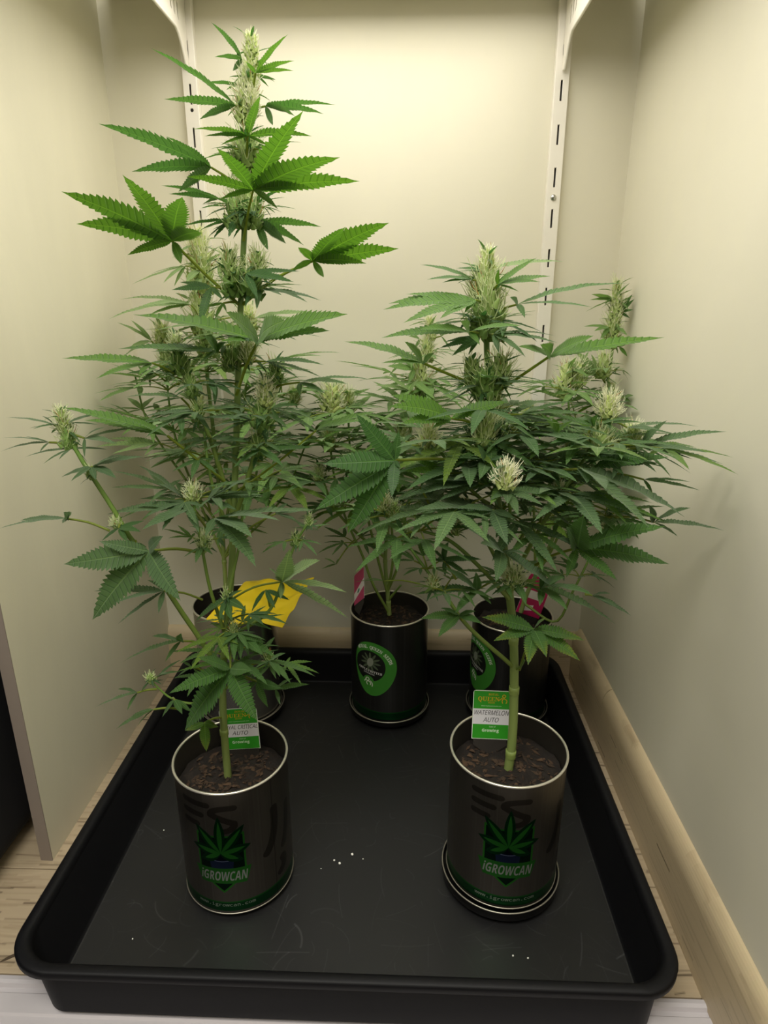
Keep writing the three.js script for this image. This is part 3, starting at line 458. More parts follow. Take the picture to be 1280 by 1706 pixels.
// a whole palmate leaf: stalk from A to J, leaflets to the given tips (in fan order)
function palmate(A, J, tips, o) {
  const B = new Buf(), n = tips.length;
  if (A) {
    const q = A.clone().lerp(J, 0.5).addScaledVector(UP, A.distanceTo(J) * (o.sag ?? 0.06)); const r = o.stalk ?? 0.0011;
    tube(B, smooth([A, q, J], 6), [r * 1.25, r * 0.9], o.stalkColor ?? mixc(o.color, lin('#9aa33e'), 0.75), 6);
  }
  const N = V(0, 0, 0), ds = tips.map((t) => t.clone().sub(J).normalize());
  for (let k = 0; k + 1 < n; k++) { const c = ds[k].clone().cross(ds[k + 1]); if (c.dot(UP) + 0.35 * c.dot(TO_EYE(J)) < 0) c.negate(); N.add(c); }
  const m = N.length(); if (m > 1e-4) N.multiplyScalar(Math.min(1, m * 1.6) / m); N.addScaledVector(UP, o.flat ?? 0.45); if (o.face) N.addScaledVector(TO_EYE(J), o.face); N.normalize();
  // a blade that is seen is turned at least a little towards the eye's side, by whichever face the leaf shows
  const eye = TO_EYE(J), least = o.open ?? 0.22; let sg = Math.sign(N.dot(eye)); if (o.traced && Math.abs(J.y - EYE.y) > 0.06) sg = J.y > EYE.y ? -1 : 1; else if (Math.abs(N.dot(eye)) < 0.12) sg = J.y > EYE.y + 0.03 ? -1 : 1;
  const turned = (D) => { const q = N.clone().addScaledVector(D, -N.dot(D)).normalize(), e = eye.clone().addScaledVector(D, -eye.dot(D)).normalize(), c = q.dot(e) * sg; if (o.traced && c < least) q.addScaledVector(e, sg * (least - c) * 1.25).normalize(); return q; };
  tips.forEach((t, k) => leaflet(B, J, t, turned(ds[k]).addScaledVector(V(rr(-1, 1), rr(-1, 1), rr(-1, 1)), 0.12).normalize(), { ...o, width: (o.width ?? 0.2) * rr(0.92, 1.1), sway: (o.sway ?? 0) + rr(-0.025, 0.025), arch: (o.arch ?? 0.07) * rr(0.6, 1.4), color: mixc(o.color, lin('#7fa02c'), rr(0, 0.12)) }));
  return B;
}
const PROF = { 1: [1], 2: [1, 0.85], 3: [0.72, 1, 0.72], 4: [0.6, 1, 0.95, 0.6], 5: [0.5, 0.88, 1, 0.88, 0.5], 6: [0.42, 0.8, 1, 0.95, 0.75, 0.42], 7: [0.34, 0.68, 0.92, 1, 0.92, 0.68, 0.34], 8: [0.3, 0.6, 0.85, 1, 0.98, 0.8, 0.55, 0.3] };
const GREEN = { deep: lin('#4c803a'), mid: lin('#5a8c3c'), light: lin('#8fb862'), grey: lin('#6d9062'), fresh: lin('#6fa22e'), yellow: lin('#b4bc34'), pale: lin('#abc784') };

class Plant {
  constructor(label, stem, o) {
    this.path = stem.map(([x, y, z]) => at(x, y, z)); this.px = stem; this.o = o;
    this.g = base('cannabis_plant', this.path[0].clone(), label, 'plant', null); this.O = this.path[0].clone();
    const B = new Buf(), pts = smooth(this.path, 40); tube(B, pts, o.stemR, (t) => mixc(lin('#7f8f4e'), lin('#5f8234'), t), 10);
    // nodes: slight swellings along the stem
    for (let k = 3; k < 40; k += 4) { const r = o.stemR[0] + ((o.stemR[1] - o.stemR[0]) * k) / 40; tube(B, [pts[k].clone().addScaledVector(UP, -r * 0.9), pts[k], pts[k].clone().addScaledVector(UP, r * 0.9)], [r * 1.16, r * 1.16], lin('#7a8c46'), 10); }
    mesh('stem', B.geo(this.O), M.stem, this.g);
    this.n = { leaf: 0, sugar: 0 };
  }
  z(py) { const s = this.px; for (let k = 0; k < s.length - 1; k++) if (py <= s[k][1] && py >= s[k + 1][1]) return s[k][2] + ((s[k + 1][2] - s[k][2]) * (s[k][1] - py)) / (s[k][1] - s[k + 1][1]); return py > s[0][1] ? s[0][2] : s.at(-1)[2]; }
  P(x, y, dz = 0) { return at(x, y, this.z(y) + dz); }
  onStem(py) { const s = this.px; for (let k = 0; k < s.length - 1; k++) if (py <= s[k][1] && py >= s[k + 1][1]) { const t = (s[k][1] - py) / (s[k][1] - s[k + 1][1]); return at(s[k][0] + (s[k + 1][0] - s[k][0]) * t, py, this.z(py)); } return this.path.at(-1).clone(); }
  clampIn(p) { p.x = Math.max(XL + 0.004, Math.min(XR - 0.004, p.x)); p.z = Math.max(0.006, p.z); if (p.z < 0.03 && p.y < 0.12) p.z = 0.03; return p; }
  addLeaf(B, alive = true) { mesh('leaf', B.geo(this.O), M.leaf, this.g); }
  // a leaf read off the photograph: junction, depth offset, stalk foot [x, y, dz], leaflet tips
  leaf(jx, jy, dz, att, tips, o = {}) {
    const J = this.clampIn(this.P(jx, jy, dz)), zj = J.z;
    let A = null; if (att) A = att.length === 1 ? this.onStem(att[0]) : this.P(att[0], att[1], att[2] ?? dz * 0.3);
    // fan order: start after the widest gap between neighbouring leaflets
    const s = tips.map((t) => ({ t, a: Math.atan2(t[1] - jy, t[0] - jx) })).sort((p, q) => p.a - q.a); let gi = 0, gap = -1;
    s.forEach((p, k) => { const d = (s[(k + 1) % s.length].a - p.a + 6.2832) % 6.2832; if (d > gap || s.length === 1) { gap = d; gi = (k + 1) % s.length; } });
    const ord = s.slice(gi).concat(s.slice(0, gi)).map((p) => p.t), prof = PROF[ord.length] ?? PROF[7];
    const flat = ord.map((t) => at(t[0], t[1], zj + (t[2] ?? 0))), len = flat.map((p) => p.distanceTo(J)), max = Math.max(...len), L = Math.min(max * 1.12, Math.max(...len.map((v, k) => v / prof[k])));
    const T = ord.map((t, k) => { if (t[2] !== undefined) return this.clampIn(flat[k]); const want = L * prof[k], miss = Math.sqrt(Math.max(0, want * want - len[k] * len[k])); return this.clampIn(at(t[0], t[1], zj + (o.s ?? 1) * Math.min(miss, want * 0.75) * 0.8)); });
    this.addLeaf(palmate(A, J, T, { color: mixc(GREEN[o.c ?? this.o.c ?? 'deep'], GREEN.light, rr(0, 0.15)), width: o.w ?? 0.21, arch: o.arch, curl: o.curl, edge: o.edge ? GREEN.yellow : undefined, face: o.face ?? (o.c === 'fresh' ? 0.3 : 0.1), stalk: o.stalk ?? 0.0012, sag: o.sag, flat: o.flat, open: o.open ?? ({ fresh: 0.42, mid: 0.3 })[o.c] ?? 0.24, traced: 1 }));
  }
  // a grown leaf: from a node outwards along an azimuth
  grow(Pn, az, len, n, o = {}) {
    const el = o.el ?? rr(0.0, 0.5), d = V(Math.cos(az) * Math.cos(el), Math.sin(el), Math.sin(az) * Math.cos(el)), J = this.clampIn(Pn.clone().addScaledVector(d, o.stalkLen ?? len * rr(0.35, 0.6)));
    const dl = el - rr(0.05, 0.55), f = V(Math.cos(az) * Math.cos(dl), Math.sin(dl), Math.sin(az) * Math.cos(dl)), side = f.clone().cross(UP).normalize(), nrm = side.clone().cross(f).normalize(), spread = n >= 7 ? 2.1 : n >= 5 ? 1.55 : 0.75, prof = PROF[n], T = [];
    for (let k = 0; k < n; k++) { const a = n === 1 ? 0 : ((k / (n - 1)) * 2 - 1) * spread * rr(0.92, 1.05); T.push(this.clampIn(J.clone().addScaledVector(f, Math.cos(a) * len * prof[k]).addScaledVector(side, Math.sin(a) * len * prof[k]).addScaledVector(nrm, -len * prof[k] * (0.04 + 0.12 * Math.abs(a) / 2) * rr(-0.4, 1.5)))); }
    this.addLeaf(palmate(Pn, J, T, { color: rnd() < 0.14 ? mixc(GREEN.fresh, GREEN.yellow, rr(0, 0.3)) : mixc(GREEN[o.c ?? this.o.c ?? 'deep'], GREEN.light, rr(0, 0.4)), width: o.w ?? rr(0.15, 0.2), teeth: len < 0.06 ? 8 : TEETH, stalk: 0.0009 }));
  }
  branch(pts, r = [0.0028, 0.0016]) {
    const w = pts.map((p) => (p.length === 1 ? this.onStem(p[0]) : this.clampIn(this.P(p[0], p[1], p[2] ?? 0)))), B = new Buf(); tube(B, smooth(w, 18), r, (t) => mixc(lin('#75893c'), lin('#5f8234'), t), 8); mesh('branch', B.geo(this.O), M.stem, this.g); return w;
  }
  // a flower cluster: swollen calyxes, pale hairs and narrow sugar leaves
  bud(px, py, dz, hpx, o = {}) {
    const c = this.clampIn(this.P(px, py, dz)), k = (EYE.z - c.z) / FOCAL, h = hpx * k * 0.5, r = h * (o.fat ?? 0.62), B = new Buf(), axis = o.axis ?? V(rr(-0.12, 0.12), 1, rr(-0.12, 0.12)).normalize();
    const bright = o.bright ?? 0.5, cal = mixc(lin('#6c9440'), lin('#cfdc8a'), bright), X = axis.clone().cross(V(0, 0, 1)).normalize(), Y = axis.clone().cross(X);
    const count = Math.round((o.n ?? 26) * 1.6), where = [];
    for (let i = 0; i < count; i++) {
      const t = (i + 0.5) / count, a = i * 2.39996 + rnd() * 0.4, rad = r * Math.sqrt(Math.max(0.05, 1 - t * t * 0.85)) * rr(0.55, 0.95), q = c.clone().addScaledVector(axis, (t * 2 - 1) * h * 0.9).addScaledVector(X, Math.cos(a) * rad).addScaledVector(Y, Math.sin(a) * rad);
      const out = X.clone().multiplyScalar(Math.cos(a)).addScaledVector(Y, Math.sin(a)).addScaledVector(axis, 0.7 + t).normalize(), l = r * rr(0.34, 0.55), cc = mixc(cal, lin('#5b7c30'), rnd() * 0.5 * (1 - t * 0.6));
      tube(B, [q.clone().addScaledVector(out, -l * 0.5), q.clone().addScaledVector(out, -l * 0.15), q.clone().addScaledVector(out, l * 0.35), q.clone().addScaledVector(out, l * 0.85)].map((p) => p), [l * 0.7, l * 0.16], cc, 6);
      where.push([q.clone().addScaledVector(out, l * 0.4), out, t]);
    }
    tube(B, [c.clone().addScaledVector(axis, -h), c.clone(), c.clone().addScaledVector(axis, h * 0.8)], [r * 0.6, r * 0.2], mixc(cal, lin('#5b7c30'), 0.6), 7);
    const bm = mesh('flower_bud', B.geo(this.O), M.flower, this.g);
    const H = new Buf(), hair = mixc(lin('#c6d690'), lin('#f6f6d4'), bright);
    for (const [q, out, t] of where) for (let j = 0; j < (o.hairs ?? (bright > 0.6 ? 4 : bright > 0.3 ? 3 : 1)); j++) {
      const d = out.clone().add(V(rr(-0.7, 0.7), rr(-0.2, 0.7), rr(-0.7, 0.7))).normalize(), l = r * rr(0.6, 1.45) * (o.hl ?? 1), e = q.clone().addScaledVector(d, l).addScaledVector(UP, l * rr(-0.1, 0.35));
      tube(H, [q, q.clone().addScaledVector(d, l * 0.55), e], [Math.max(0.00038, r * 0.036), 0.0002], rnd() < 0.03 ? lin('#b98a4a') : hair, 4);
    }
    const hm = mesh('pistils', H.geo(this.O), M.flower, bm); hm.userData.kind = 'stuff';
    const ns = o.sugar ?? 10, small = new Buf();
    for (let i = 0; i < ns; i++) {
      const a = i * 2.39996 + rnd() * 0.6, t = rr(-0.9, 0.75), el = rr(-0.45, 0.75) + t * 0.4, d = X.clone().multiplyScalar(Math.cos(a) * Math.cos(el)).addScaledVector(Y, Math.sin(a) * Math.cos(el)).addScaledVector(axis, Math.sin(el)), J = c.clone().addScaledVector(axis, t * h).addScaledVector(d, r * 0.4);
      const l = Math.max(0.012, h * rr(0.9, 2.1) * (o.sl ?? 1)) * (1 - 0.35 * Math.max(0, t)), T = this.clampIn(J.clone().addScaledVector(d, l).addScaledVector(UP, -l * rr(0, 0.35))), S = new Buf(), nn = d.clone().cross(UP).cross(d).normalize().negate();
      if (nn.y < 0) nn.negate();
      if (hpx < 38) { leaflet(small, J, T, nn.addScaledVector(V(rr(-1, 1), 0, rr(-1, 1)), 0.3).normalize(), { teeth: 6, width: rr(0.17, 0.26), color: mixc(GREEN[o.sc ?? this.o.c ?? 'deep'], GREEN.pale, bright * 0.3 * rnd()), arch: rr(0.02, 0.16), curl: 0.3 }); continue; }
      leaflet(S, J, T, nn.addScaledVector(V(rr(-1, 1), 0, rr(-1, 1)), 0.3).normalize(), { teeth: 6, width: rr(0.17, 0.26), color: mixc(GREEN[o.sc ?? this.o.c ?? 'deep'], GREEN.pale, bright * 0.3 * rnd()), arch: rr(0.02, 0.16), curl: 0.3 });
      mesh('sugar_leaf', S.geo(this.O), M.leaf, bm);
    }
    if (small.i.length) mesh('sugar_leaves', small.geo(this.O), M.leaf, bm).userData.kind = 'stuff';
    return c;
  }
  // grown leaves around a point
  spray(px, py, dz, count, size, n, o = {}) { const p = this.clampIn(this.P(px, py, dz)), a0 = o.az ?? rnd() * 6.28; for (let i = 0; i < count; i++) this.grow(p, a0 + (o.arc ?? 6.28) * ((i + rr(-0.25, 0.25)) / count), size * rr(0.75, 1.2), n[Math.floor(rnd() * n.length)], o); }
}

// ---- tall plant, front left
{
  const p = new Plant('tallest plant, front left, with one long flower spike and side branches', [[381, 1306, 0.516], [373, 1210, 0.516], [371, 1130, 0.514], [378, 1040, 0.510], [386, 950, 0.506], [390, 850, 0.500], [394, 720, 0.492], [399, 560, 0.482], [404, 450, 0.474], [409, 350, 0.466], [413, 250, 0.458], [417, 180, 0.452], [420, 95, 0.446]], { stemR: [0.0048, 0.0022], c: 'deep' });
  // crown
  p.leaf(426, 122, 0.02, [420, 165], [[480, 57], [491, 101], [490, 118], [410, 103]], { c: 'fresh' });
  p.leaf(405, 100, 0, [416, 116], [[352, 37], [357, 95], [388, 118]], { c: 'mid', w: 0.22 });
  p.leaf(393, 176, 0.01, [185], [[251, 80], [273, 165], [332, 199]], { c: 'mid', w: 0.19 });
  p.leaf(442, 177, -0.01, [188], [[560, 175], [540, 190], [495, 197], [455, 209]], { c: 'mid', w: 0.18 });
  p.leaf(400, 142, -0.01, [150], [[362, 136], [377, 150], [340, 138]], { c: 'mid', s: -1 });
  p.leaf(428, 126, -0.01, [140], [[448, 145], [460, 133]], { s: -1 });
  p.leaf(413, 227, 0.02, [411, 268], [[434, 158], [321, 215], [340, 227], [367, 242], [520, 227], [452, 246]], { c: 'fresh', w: 0.22 });
  p.leaf(422, 317, 0.045, [406, 401], [[361, 246], [506, 184], [567, 262], [600, 302], [527, 315], [310, 294], [366, 332], [464, 349]], { c: 'fresh', w: 0.25, open: 0.62 });
  p.leaf(352, 279, 0.02, [325], [[164, 206], [277, 227], [219, 286], [297, 320]], { c: 'mid', w: 0.22, open: 0.5 });
  p.leaf(287, 402, 0.04, [510], [[102, 319], [204, 291], [304, 328], [337, 388], [127, 373], [212, 425], [302, 440]], { c: 'fresh', w: 0.27, sag: -0.02, stalk: 0.0015, open: 0.8 });
  p.leaf(366, 331, 0, [345], [[268, 309], [281, 323], [337, 341]], { c: 'mid' });
  p.leaf(387, 367, 0, [372], [[302, 377], [345, 397], [330, 386]], {});
  p.leaf(521, 435, 0.02, [510], [[497, 412], [576, 378], [649, 371], [665, 414], [611, 439], [540, 462], [487, 450]], { c: 'fresh', w: 0.27, stalk: 0.0015, open: 0.8 });
  p.leaf(428, 370, 0, [375], [[536, 378], [507, 409], [447, 417], [477, 406]], { c: 'mid' });
  p.leaf(440, 345, -0.02, [350], [[470, 354], [456, 340], [452, 362]], { s: -1 });
  p.leaf(432, 482, 0.02, [490], [[536, 501], [513, 504], [428, 516], [470, 492]], { c: 'grey', w: 0.2 });
  p.leaf(410, 455, 0.03, [470], [[500, 452], [490, 470], [430, 500]], { c: 'deep' });
  p.leaf(352, 478, 0.02, [492], [[286, 483], [300, 470], [332, 545], [372, 500]], { c: 'deep' });
  p.leaf(372, 505, 0.01, [505], [[358, 533], [341, 512], [378, 520]], { c: 'fresh' });
  p.leaf(431, 567, 0.05, [394, 658], [[376, 519], [475, 534], [580, 523], [550, 551], [221, 524], [366, 569], [500, 560]], { c: 'fresh', w: 0.27, stalk: 0.0015 });
  p.leaf(253, 605, 0.03, [289, 622, 0.02], [[103, 597], [160, 631], [230, 627], [200, 598]], { c: 'fresh', w: 0.2 });
  p.leaf(362, 586, 0.02, [600], [[196, 581], [251, 586], [340, 560], [377, 570]], { c: 'mid', w: 0.2 });
  p.leaf(279, 726, 0.05, [815], [[101, 678], [140, 700], [200, 694, 0.03]], { c: 'fresh', w: 0.24, stalk: 0.0016, sag: 0 });
  p.leaf(302, 663, -0.01, [325, 690], [[207, 662], [252, 673], [262, 652]], { c: 'mid' });
  p.leaf(323, 685, 0.03, [330, 680, 0], [[238, 694], [283, 711], [265, 703], [352, 720], [290, 690]], { c: 'grey' });
  p.leaf(442, 602, 0.02, [612], [[420, 591], [540, 608], [537, 629], [500, 632]], { c: 'mid', w: 0.19 });
  p.leaf(500, 637, 0.02, [440, 655, 0], [[618, 632], [580, 640], [542, 656], [500, 660]], { c: 'mid', w: 0.17 });
  p.leaf(527, 717, 0.03, [396, 818], [[630, 685], [595, 719], [560, 700], [610, 700]], { c: 'fresh', w: 0.2, sag: -0.02 });
  p.leaf(452, 680, 0.03, [440, 690, 0], [[499, 675], [521, 698], [540, 730], [472, 720]], { c: 'mid', w: 0.2 });
  p.leaf(434, 749, 0.03, [430, 745, 0], [[388, 780], [521, 746], [473, 778], [402, 752]], { c: 'deep' });
  p.leaf(420, 700, 0.03, [430, 700, 0], [[330, 698], [360, 676], [372, 720], [352, 712]], { c: 'grey' });
  p.leaf(360, 640, 0.02, [640], [[386, 655], [358, 676], [340, 628], [392, 640]], { c: 'deep', w: 0.24 });
  p.leaf(352, 730, 0.02, [345, 720, 0], [[414, 737], [410, 720], [280, 745], [300, 755]], { c: 'deep' });
  // left side shoot
  const lb = [[372, 1132], [346, 1084, 0.01], [292, 1004, 0.03], [245, 930, 0.045], [215, 893, 0.05], [190, 850, 0.055], [153, 793, 0.06], [128, 752, 0.062], [106, 712, 0.064]];
  p.branch([[1132], ...lb.slice(1)], [0.0032, 0.002]);
  const L = 0.062;
  p.bud(104, 702, L, 46, { sugar: 10, bright: 0.6, fat: 0.5, sc: 'deep' }); p.bud(113, 733, L, 30, { sugar: 8, bright: 0.15, sc: 'deep', fat: 0.9 });
  p.leaf(82, 737, L, [110, 742, L], [[0, 730], [0, 753], [66, 754], [42, 727]], { c: 'grey', w: 0.16 });
  p.leaf(141, 730, L, [112, 724, L], [[235, 712], [195, 740], [175, 712], [141, 762]], { c: 'grey', w: 0.15 });
  p.leaf(90, 708, L, [104, 712, L], [[9, 696], [48, 714], [70, 693]], { c: 'grey', w: 0.15 });
  p.leaf(114, 705, L, [105, 714, L], [[160, 691], [165, 708], [135, 695]], { c: 'grey', w: 0.15 });
  p.leaf(118, 748, L, [118, 746, L], [[41, 762], [72, 773], [180, 749], [98, 766]], { c: 'grey', w: 0.12 });
  p.leaf(155, 777, L, [150, 785, L], [[240, 761], [204, 758], [194, 797]], { c: 'grey', w: 0.26 }); p.leaf(152, 778, L + 0.01, [150, 785, L], [[102, 795], [118, 802], [160, 800]], { c: 'grey', w: 0.28 });
  p.bud(152, 788, L, 20, { sugar: 7, bright: 0.3, fat: 0.8 });
  p.bud(194, 873, 0.055, 18, { sugar: 7, bright: 0.4, fat: 0.8 });
  p.leaf(112, 864, 0.06, [183, 884, 0.055], [[-6, 882], [33, 867], [104, 872], [106, 853], [116, 852]], { c: 'grey', w: 0.2 });
  p.leaf(198, 880, 0.06, [200, 872, 0.055], [[169, 902], [235, 886], [215, 905], [240, 868]], { c: 'deep' });
  p.leaf(228, 905, 0.05, [225, 900, 0.05], [[245, 912], [210, 892], [232, 932]], { c: 'deep' });
  // big glossy lower left leaves
  p.leaf(248, 918, 0.07, [340, 922, 0.02], [[165, 902], [106, 940], [154, 1033], [301, 1001], [272, 893]], { c: 'grey', w: 0.29, stalk: 0.0016, face: 0.6, curl: 0.1 });
  p.leaf(273, 985, 0.05, [337, 999, 0.01], [[190, 1005], [196, 1040], [264, 1022], [245, 966], [156, 985]], { c: 'grey', w: 0.22, face: 0.2 });
  p.leaf(301, 1068, 0.02, [340, 1074, 0], [[204, 1103], [253, 1060], [275, 1103], [302, 1055]], { c: 'mid', w: 0.26, face: 0.3 });
  p.leaf(360, 863, 0.05, [900], [[342, 894], [427, 945], [467, 867], [525, 850], [421, 896]], { c: 'grey', w: 0.22, face: 0.2 });
  p.leaf(313, 846, 0.05, [345, 880, 0.02], [[178, 857], [236, 883], [332, 888], [225, 842], [270, 870]], { c: 'grey', w: 0.24 });
  p.leaf(305, 830, 0.03, [340, 870, 0.01], [[228, 774], [239, 830], [262, 806], [290, 800]], { c: 'grey', w: 0.26 });
  p.leaf(345, 835, 0.04, [350, 850, 0.02], [[420, 795], [440, 828], [395, 850], [380, 800]], { c: 'grey', w: 0.24 });
  p.leaf(459, 856, 0.01, [905], [[525, 850], [523, 885], [497, 870], [480, 838]], { c: 'grey', w: 0.24 });
  p.leaf(470, 969, 0.04, [1001], [[483, 914], [534, 933], [579, 987], [581, 1030], [467, 999], [447, 946]], { c: 'pale', w: 0.26, face: 0.5 });
  p.leaf(377, 997, 0.02, [1000], [[325, 1036], [411, 1017], [366, 1035], [388, 1036], [405, 983]], { c: 'deep', w: 0.24 });
  p.leaf(414, 1023, 0.03, [1040], [[462, 1023], [480, 1040], [440, 1042], [388, 1018]], { c: 'deep', w: 0.24 });
  p.leaf(443, 983, 0.03, [450, 1010, 0.02], [[419, 1020], [459, 1014], [483, 1000]], { c: 'deep', w: 0.22 });
  p.leaf(389, 1055, 0.03, [1060], [[459, 1095], [443, 1071], [390, 1102], [353, 1095], [340, 1066]], { c: 'mid', w: 0.22 });
  p.leaf(384, 1114, 0.06, [385, 1078, 0.01], [[283, 1155], [329, 1095], [308, 1216], [429, 1201], [421, 1117]], { c: 'mid', w: 0.34, face: 0.5, open: 0.7, curl: 0.08 });
  p.leaf(341, 1204, 0.03, [1195], [[344, 1252], [308, 1217], [364, 1211]], { c: 'fresh', w: 0.32, face: 0.5, edge: 1 });
  p.leaf(401, 1058, 0.02, [1060], [[461, 1095], [439, 1092], [401, 1099], [352, 1078]], { c: 'mid', w: 0.26 });
  p.leaf(428, 1135, 0.01, [1120], [[447, 1179], [472, 1147], [401, 1156], [440, 1110]], { c: 'mid', w: 0.28 });
  p.leaf(459, 1148, 0.01, [1125], [[516, 1140], [467, 1175], [488, 1130]], { c: 'mid', w: 0.24 });
  p.branch([[1150], [410, 1125, 0.01], [448, 1105, 0.02]], [0.0018, 0.0012]); p.bud(448, 1098, 0.02, 20, { sugar: 8, bright: 0.2, fat: 0.9 });
  p.leaf(450, 1100, 0.03, [448, 1105, 0.02], [[526, 1127], [485, 1139], [467, 1128], [476, 1088], [424, 1114]], { c: 'mid', w: 0.22 });
  p.branch([[1158], [330, 1172, 0.02], [287, 1164, 0.03], [252, 1135, 0.035]], [0.0018, 0.001]); p.bud(251, 1130, 0.035, 18, { sugar: 8, bright: 0.3, fat: 0.9 });
  p.leaf(229, 1154, 0.04, [262, 1148, 0.035], [[157, 1179], [196, 1148], [212, 1184]], { c: 'mid', w: 0.24 }); p.leaf(256, 1182, 0.04, [300, 1181, 0.03], [[193, 1215], [228, 1211], [222, 1192]], { c: 'mid', w: 0.26 });
  p.leaf(291, 1166, 0.04, [288, 1163, 0.03], [[270, 1195], [320, 1187], [304, 1190]], { c: 'mid', w: 0.28 }); p.leaf(262, 1128, 0.03, [255, 1135, 0.035], [[302, 1099], [300, 1119], [282, 1122]], { c: 'mid', w: 0.22 });
  p.leaf(320, 1112, 0.0, [340, 1118, 0], [[292, 1131], [302, 1102], [330, 1095]], { c: 'mid', w: 0.22 });
  // other shoots
  p.branch([[862], [360, 760, 0.01], [338, 700, 0.015], [312, 640, 0.015], [293, 580, 0.015]], [0.003, 0.0016]);
  p.branch([[900], [352, 800, 0.02], [340, 720, 0.02]], [0.0022, 0.0014]);
  p.branch([[870], [415, 790, 0.01], [430, 730, 0.01], [440, 670, 0.01], [456, 610, 0.01]], [0.003, 0.0016]);
  p.branch([[1060], [350, 980, 0.02], [338, 920, 0.03], [322, 835, 0.035]], [0.0024, 0.0014]);
  p.branch([[1062], [420, 1040, 0.01], [452, 1013, 0.02], [474, 957, 0.02], [491, 909, 0.02], [515, 868, 0.02]], [0.0022, 0.0012]);
  p.branch([[1080], [384, 980, 0.02], [400, 900, 0.02], [405, 840, 0.02]], [0.002, 0.0012]);
  // flowers along the spike, top to bottom
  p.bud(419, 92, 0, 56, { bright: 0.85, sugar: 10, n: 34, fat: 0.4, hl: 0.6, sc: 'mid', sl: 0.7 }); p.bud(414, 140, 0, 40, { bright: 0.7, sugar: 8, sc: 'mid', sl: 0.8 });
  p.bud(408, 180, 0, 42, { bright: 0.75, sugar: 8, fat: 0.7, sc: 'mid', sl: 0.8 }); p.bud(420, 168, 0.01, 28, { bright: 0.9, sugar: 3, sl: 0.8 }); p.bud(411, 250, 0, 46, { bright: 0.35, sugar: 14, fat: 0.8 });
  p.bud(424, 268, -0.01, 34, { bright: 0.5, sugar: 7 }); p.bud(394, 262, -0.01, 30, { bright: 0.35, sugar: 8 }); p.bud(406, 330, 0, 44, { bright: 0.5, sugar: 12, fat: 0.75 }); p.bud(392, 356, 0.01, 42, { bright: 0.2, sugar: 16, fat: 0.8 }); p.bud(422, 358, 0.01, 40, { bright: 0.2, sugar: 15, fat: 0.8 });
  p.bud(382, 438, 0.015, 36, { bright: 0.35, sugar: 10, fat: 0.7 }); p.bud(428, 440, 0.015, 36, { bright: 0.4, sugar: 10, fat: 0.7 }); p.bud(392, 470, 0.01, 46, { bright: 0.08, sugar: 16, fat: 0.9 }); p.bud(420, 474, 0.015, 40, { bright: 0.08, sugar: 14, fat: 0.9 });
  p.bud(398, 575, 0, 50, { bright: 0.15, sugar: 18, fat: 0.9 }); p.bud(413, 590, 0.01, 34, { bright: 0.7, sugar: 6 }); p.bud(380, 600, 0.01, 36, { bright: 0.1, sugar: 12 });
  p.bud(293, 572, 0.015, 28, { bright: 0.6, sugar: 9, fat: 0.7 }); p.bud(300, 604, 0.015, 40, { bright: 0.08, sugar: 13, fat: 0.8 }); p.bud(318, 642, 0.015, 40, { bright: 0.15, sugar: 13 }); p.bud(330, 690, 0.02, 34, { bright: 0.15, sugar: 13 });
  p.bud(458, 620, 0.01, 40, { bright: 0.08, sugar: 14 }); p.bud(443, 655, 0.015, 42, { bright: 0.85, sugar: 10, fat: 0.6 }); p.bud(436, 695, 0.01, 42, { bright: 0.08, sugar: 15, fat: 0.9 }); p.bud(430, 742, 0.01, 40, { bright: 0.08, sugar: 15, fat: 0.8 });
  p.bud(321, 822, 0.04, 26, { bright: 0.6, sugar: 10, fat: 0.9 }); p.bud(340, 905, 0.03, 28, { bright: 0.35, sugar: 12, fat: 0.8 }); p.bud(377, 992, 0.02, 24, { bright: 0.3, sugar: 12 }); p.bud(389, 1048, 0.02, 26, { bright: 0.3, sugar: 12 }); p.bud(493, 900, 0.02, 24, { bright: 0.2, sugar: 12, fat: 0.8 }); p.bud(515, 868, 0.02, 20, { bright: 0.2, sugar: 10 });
  // smaller leaves between
  p.spray(398, 575, 0, 6, 0.05, [3, 5], { c: 'deep' }); p.spray(436, 695, 0.01, 6, 0.05, [3, 5]); p.spray(330, 690, 0.02, 6, 0.045, [3, 5]); p.spray(318, 640, 0.01, 5, 0.045, [3, 5]); p.spray(430, 742, 0.01, 6, 0.05, [3, 5]);
  p.spray(338, 760, 0.01, 4, 0.05, [5]); p.spray(440, 800, 0, 4, 0.06, [5], { c: 'mid' }); p.spray(340, 905, 0.02, 4, 0.035, [3, 5]); p.spray(322, 835, 0.03, 5, 0.055, [5], { c: 'grey' }); p.spray(389, 1050, 0.01, 6, 0.05, [5], { c: 'mid' });
  p.spray(378, 1095, 0, 5, 0.05, [5, 3], { c: 'mid' }); p.spray(446, 1105, 0.0, 4, 0.04, [3, 5], { c: 'mid' }); p.spray(355, 1120, 0, 3, 0.045, [5], { c: 'mid' }); p.spray(410, 480, 0, 5, 0.04, [3]); p.spray(408, 355, 0, 6, 0.045, [3]); p.spray(411, 255, 0, 5, 0.035, [3], { c: 'mid' }); p.spray(495, 900, 0.02, 3, 0.035, [3, 5], { c: 'mid' });
}

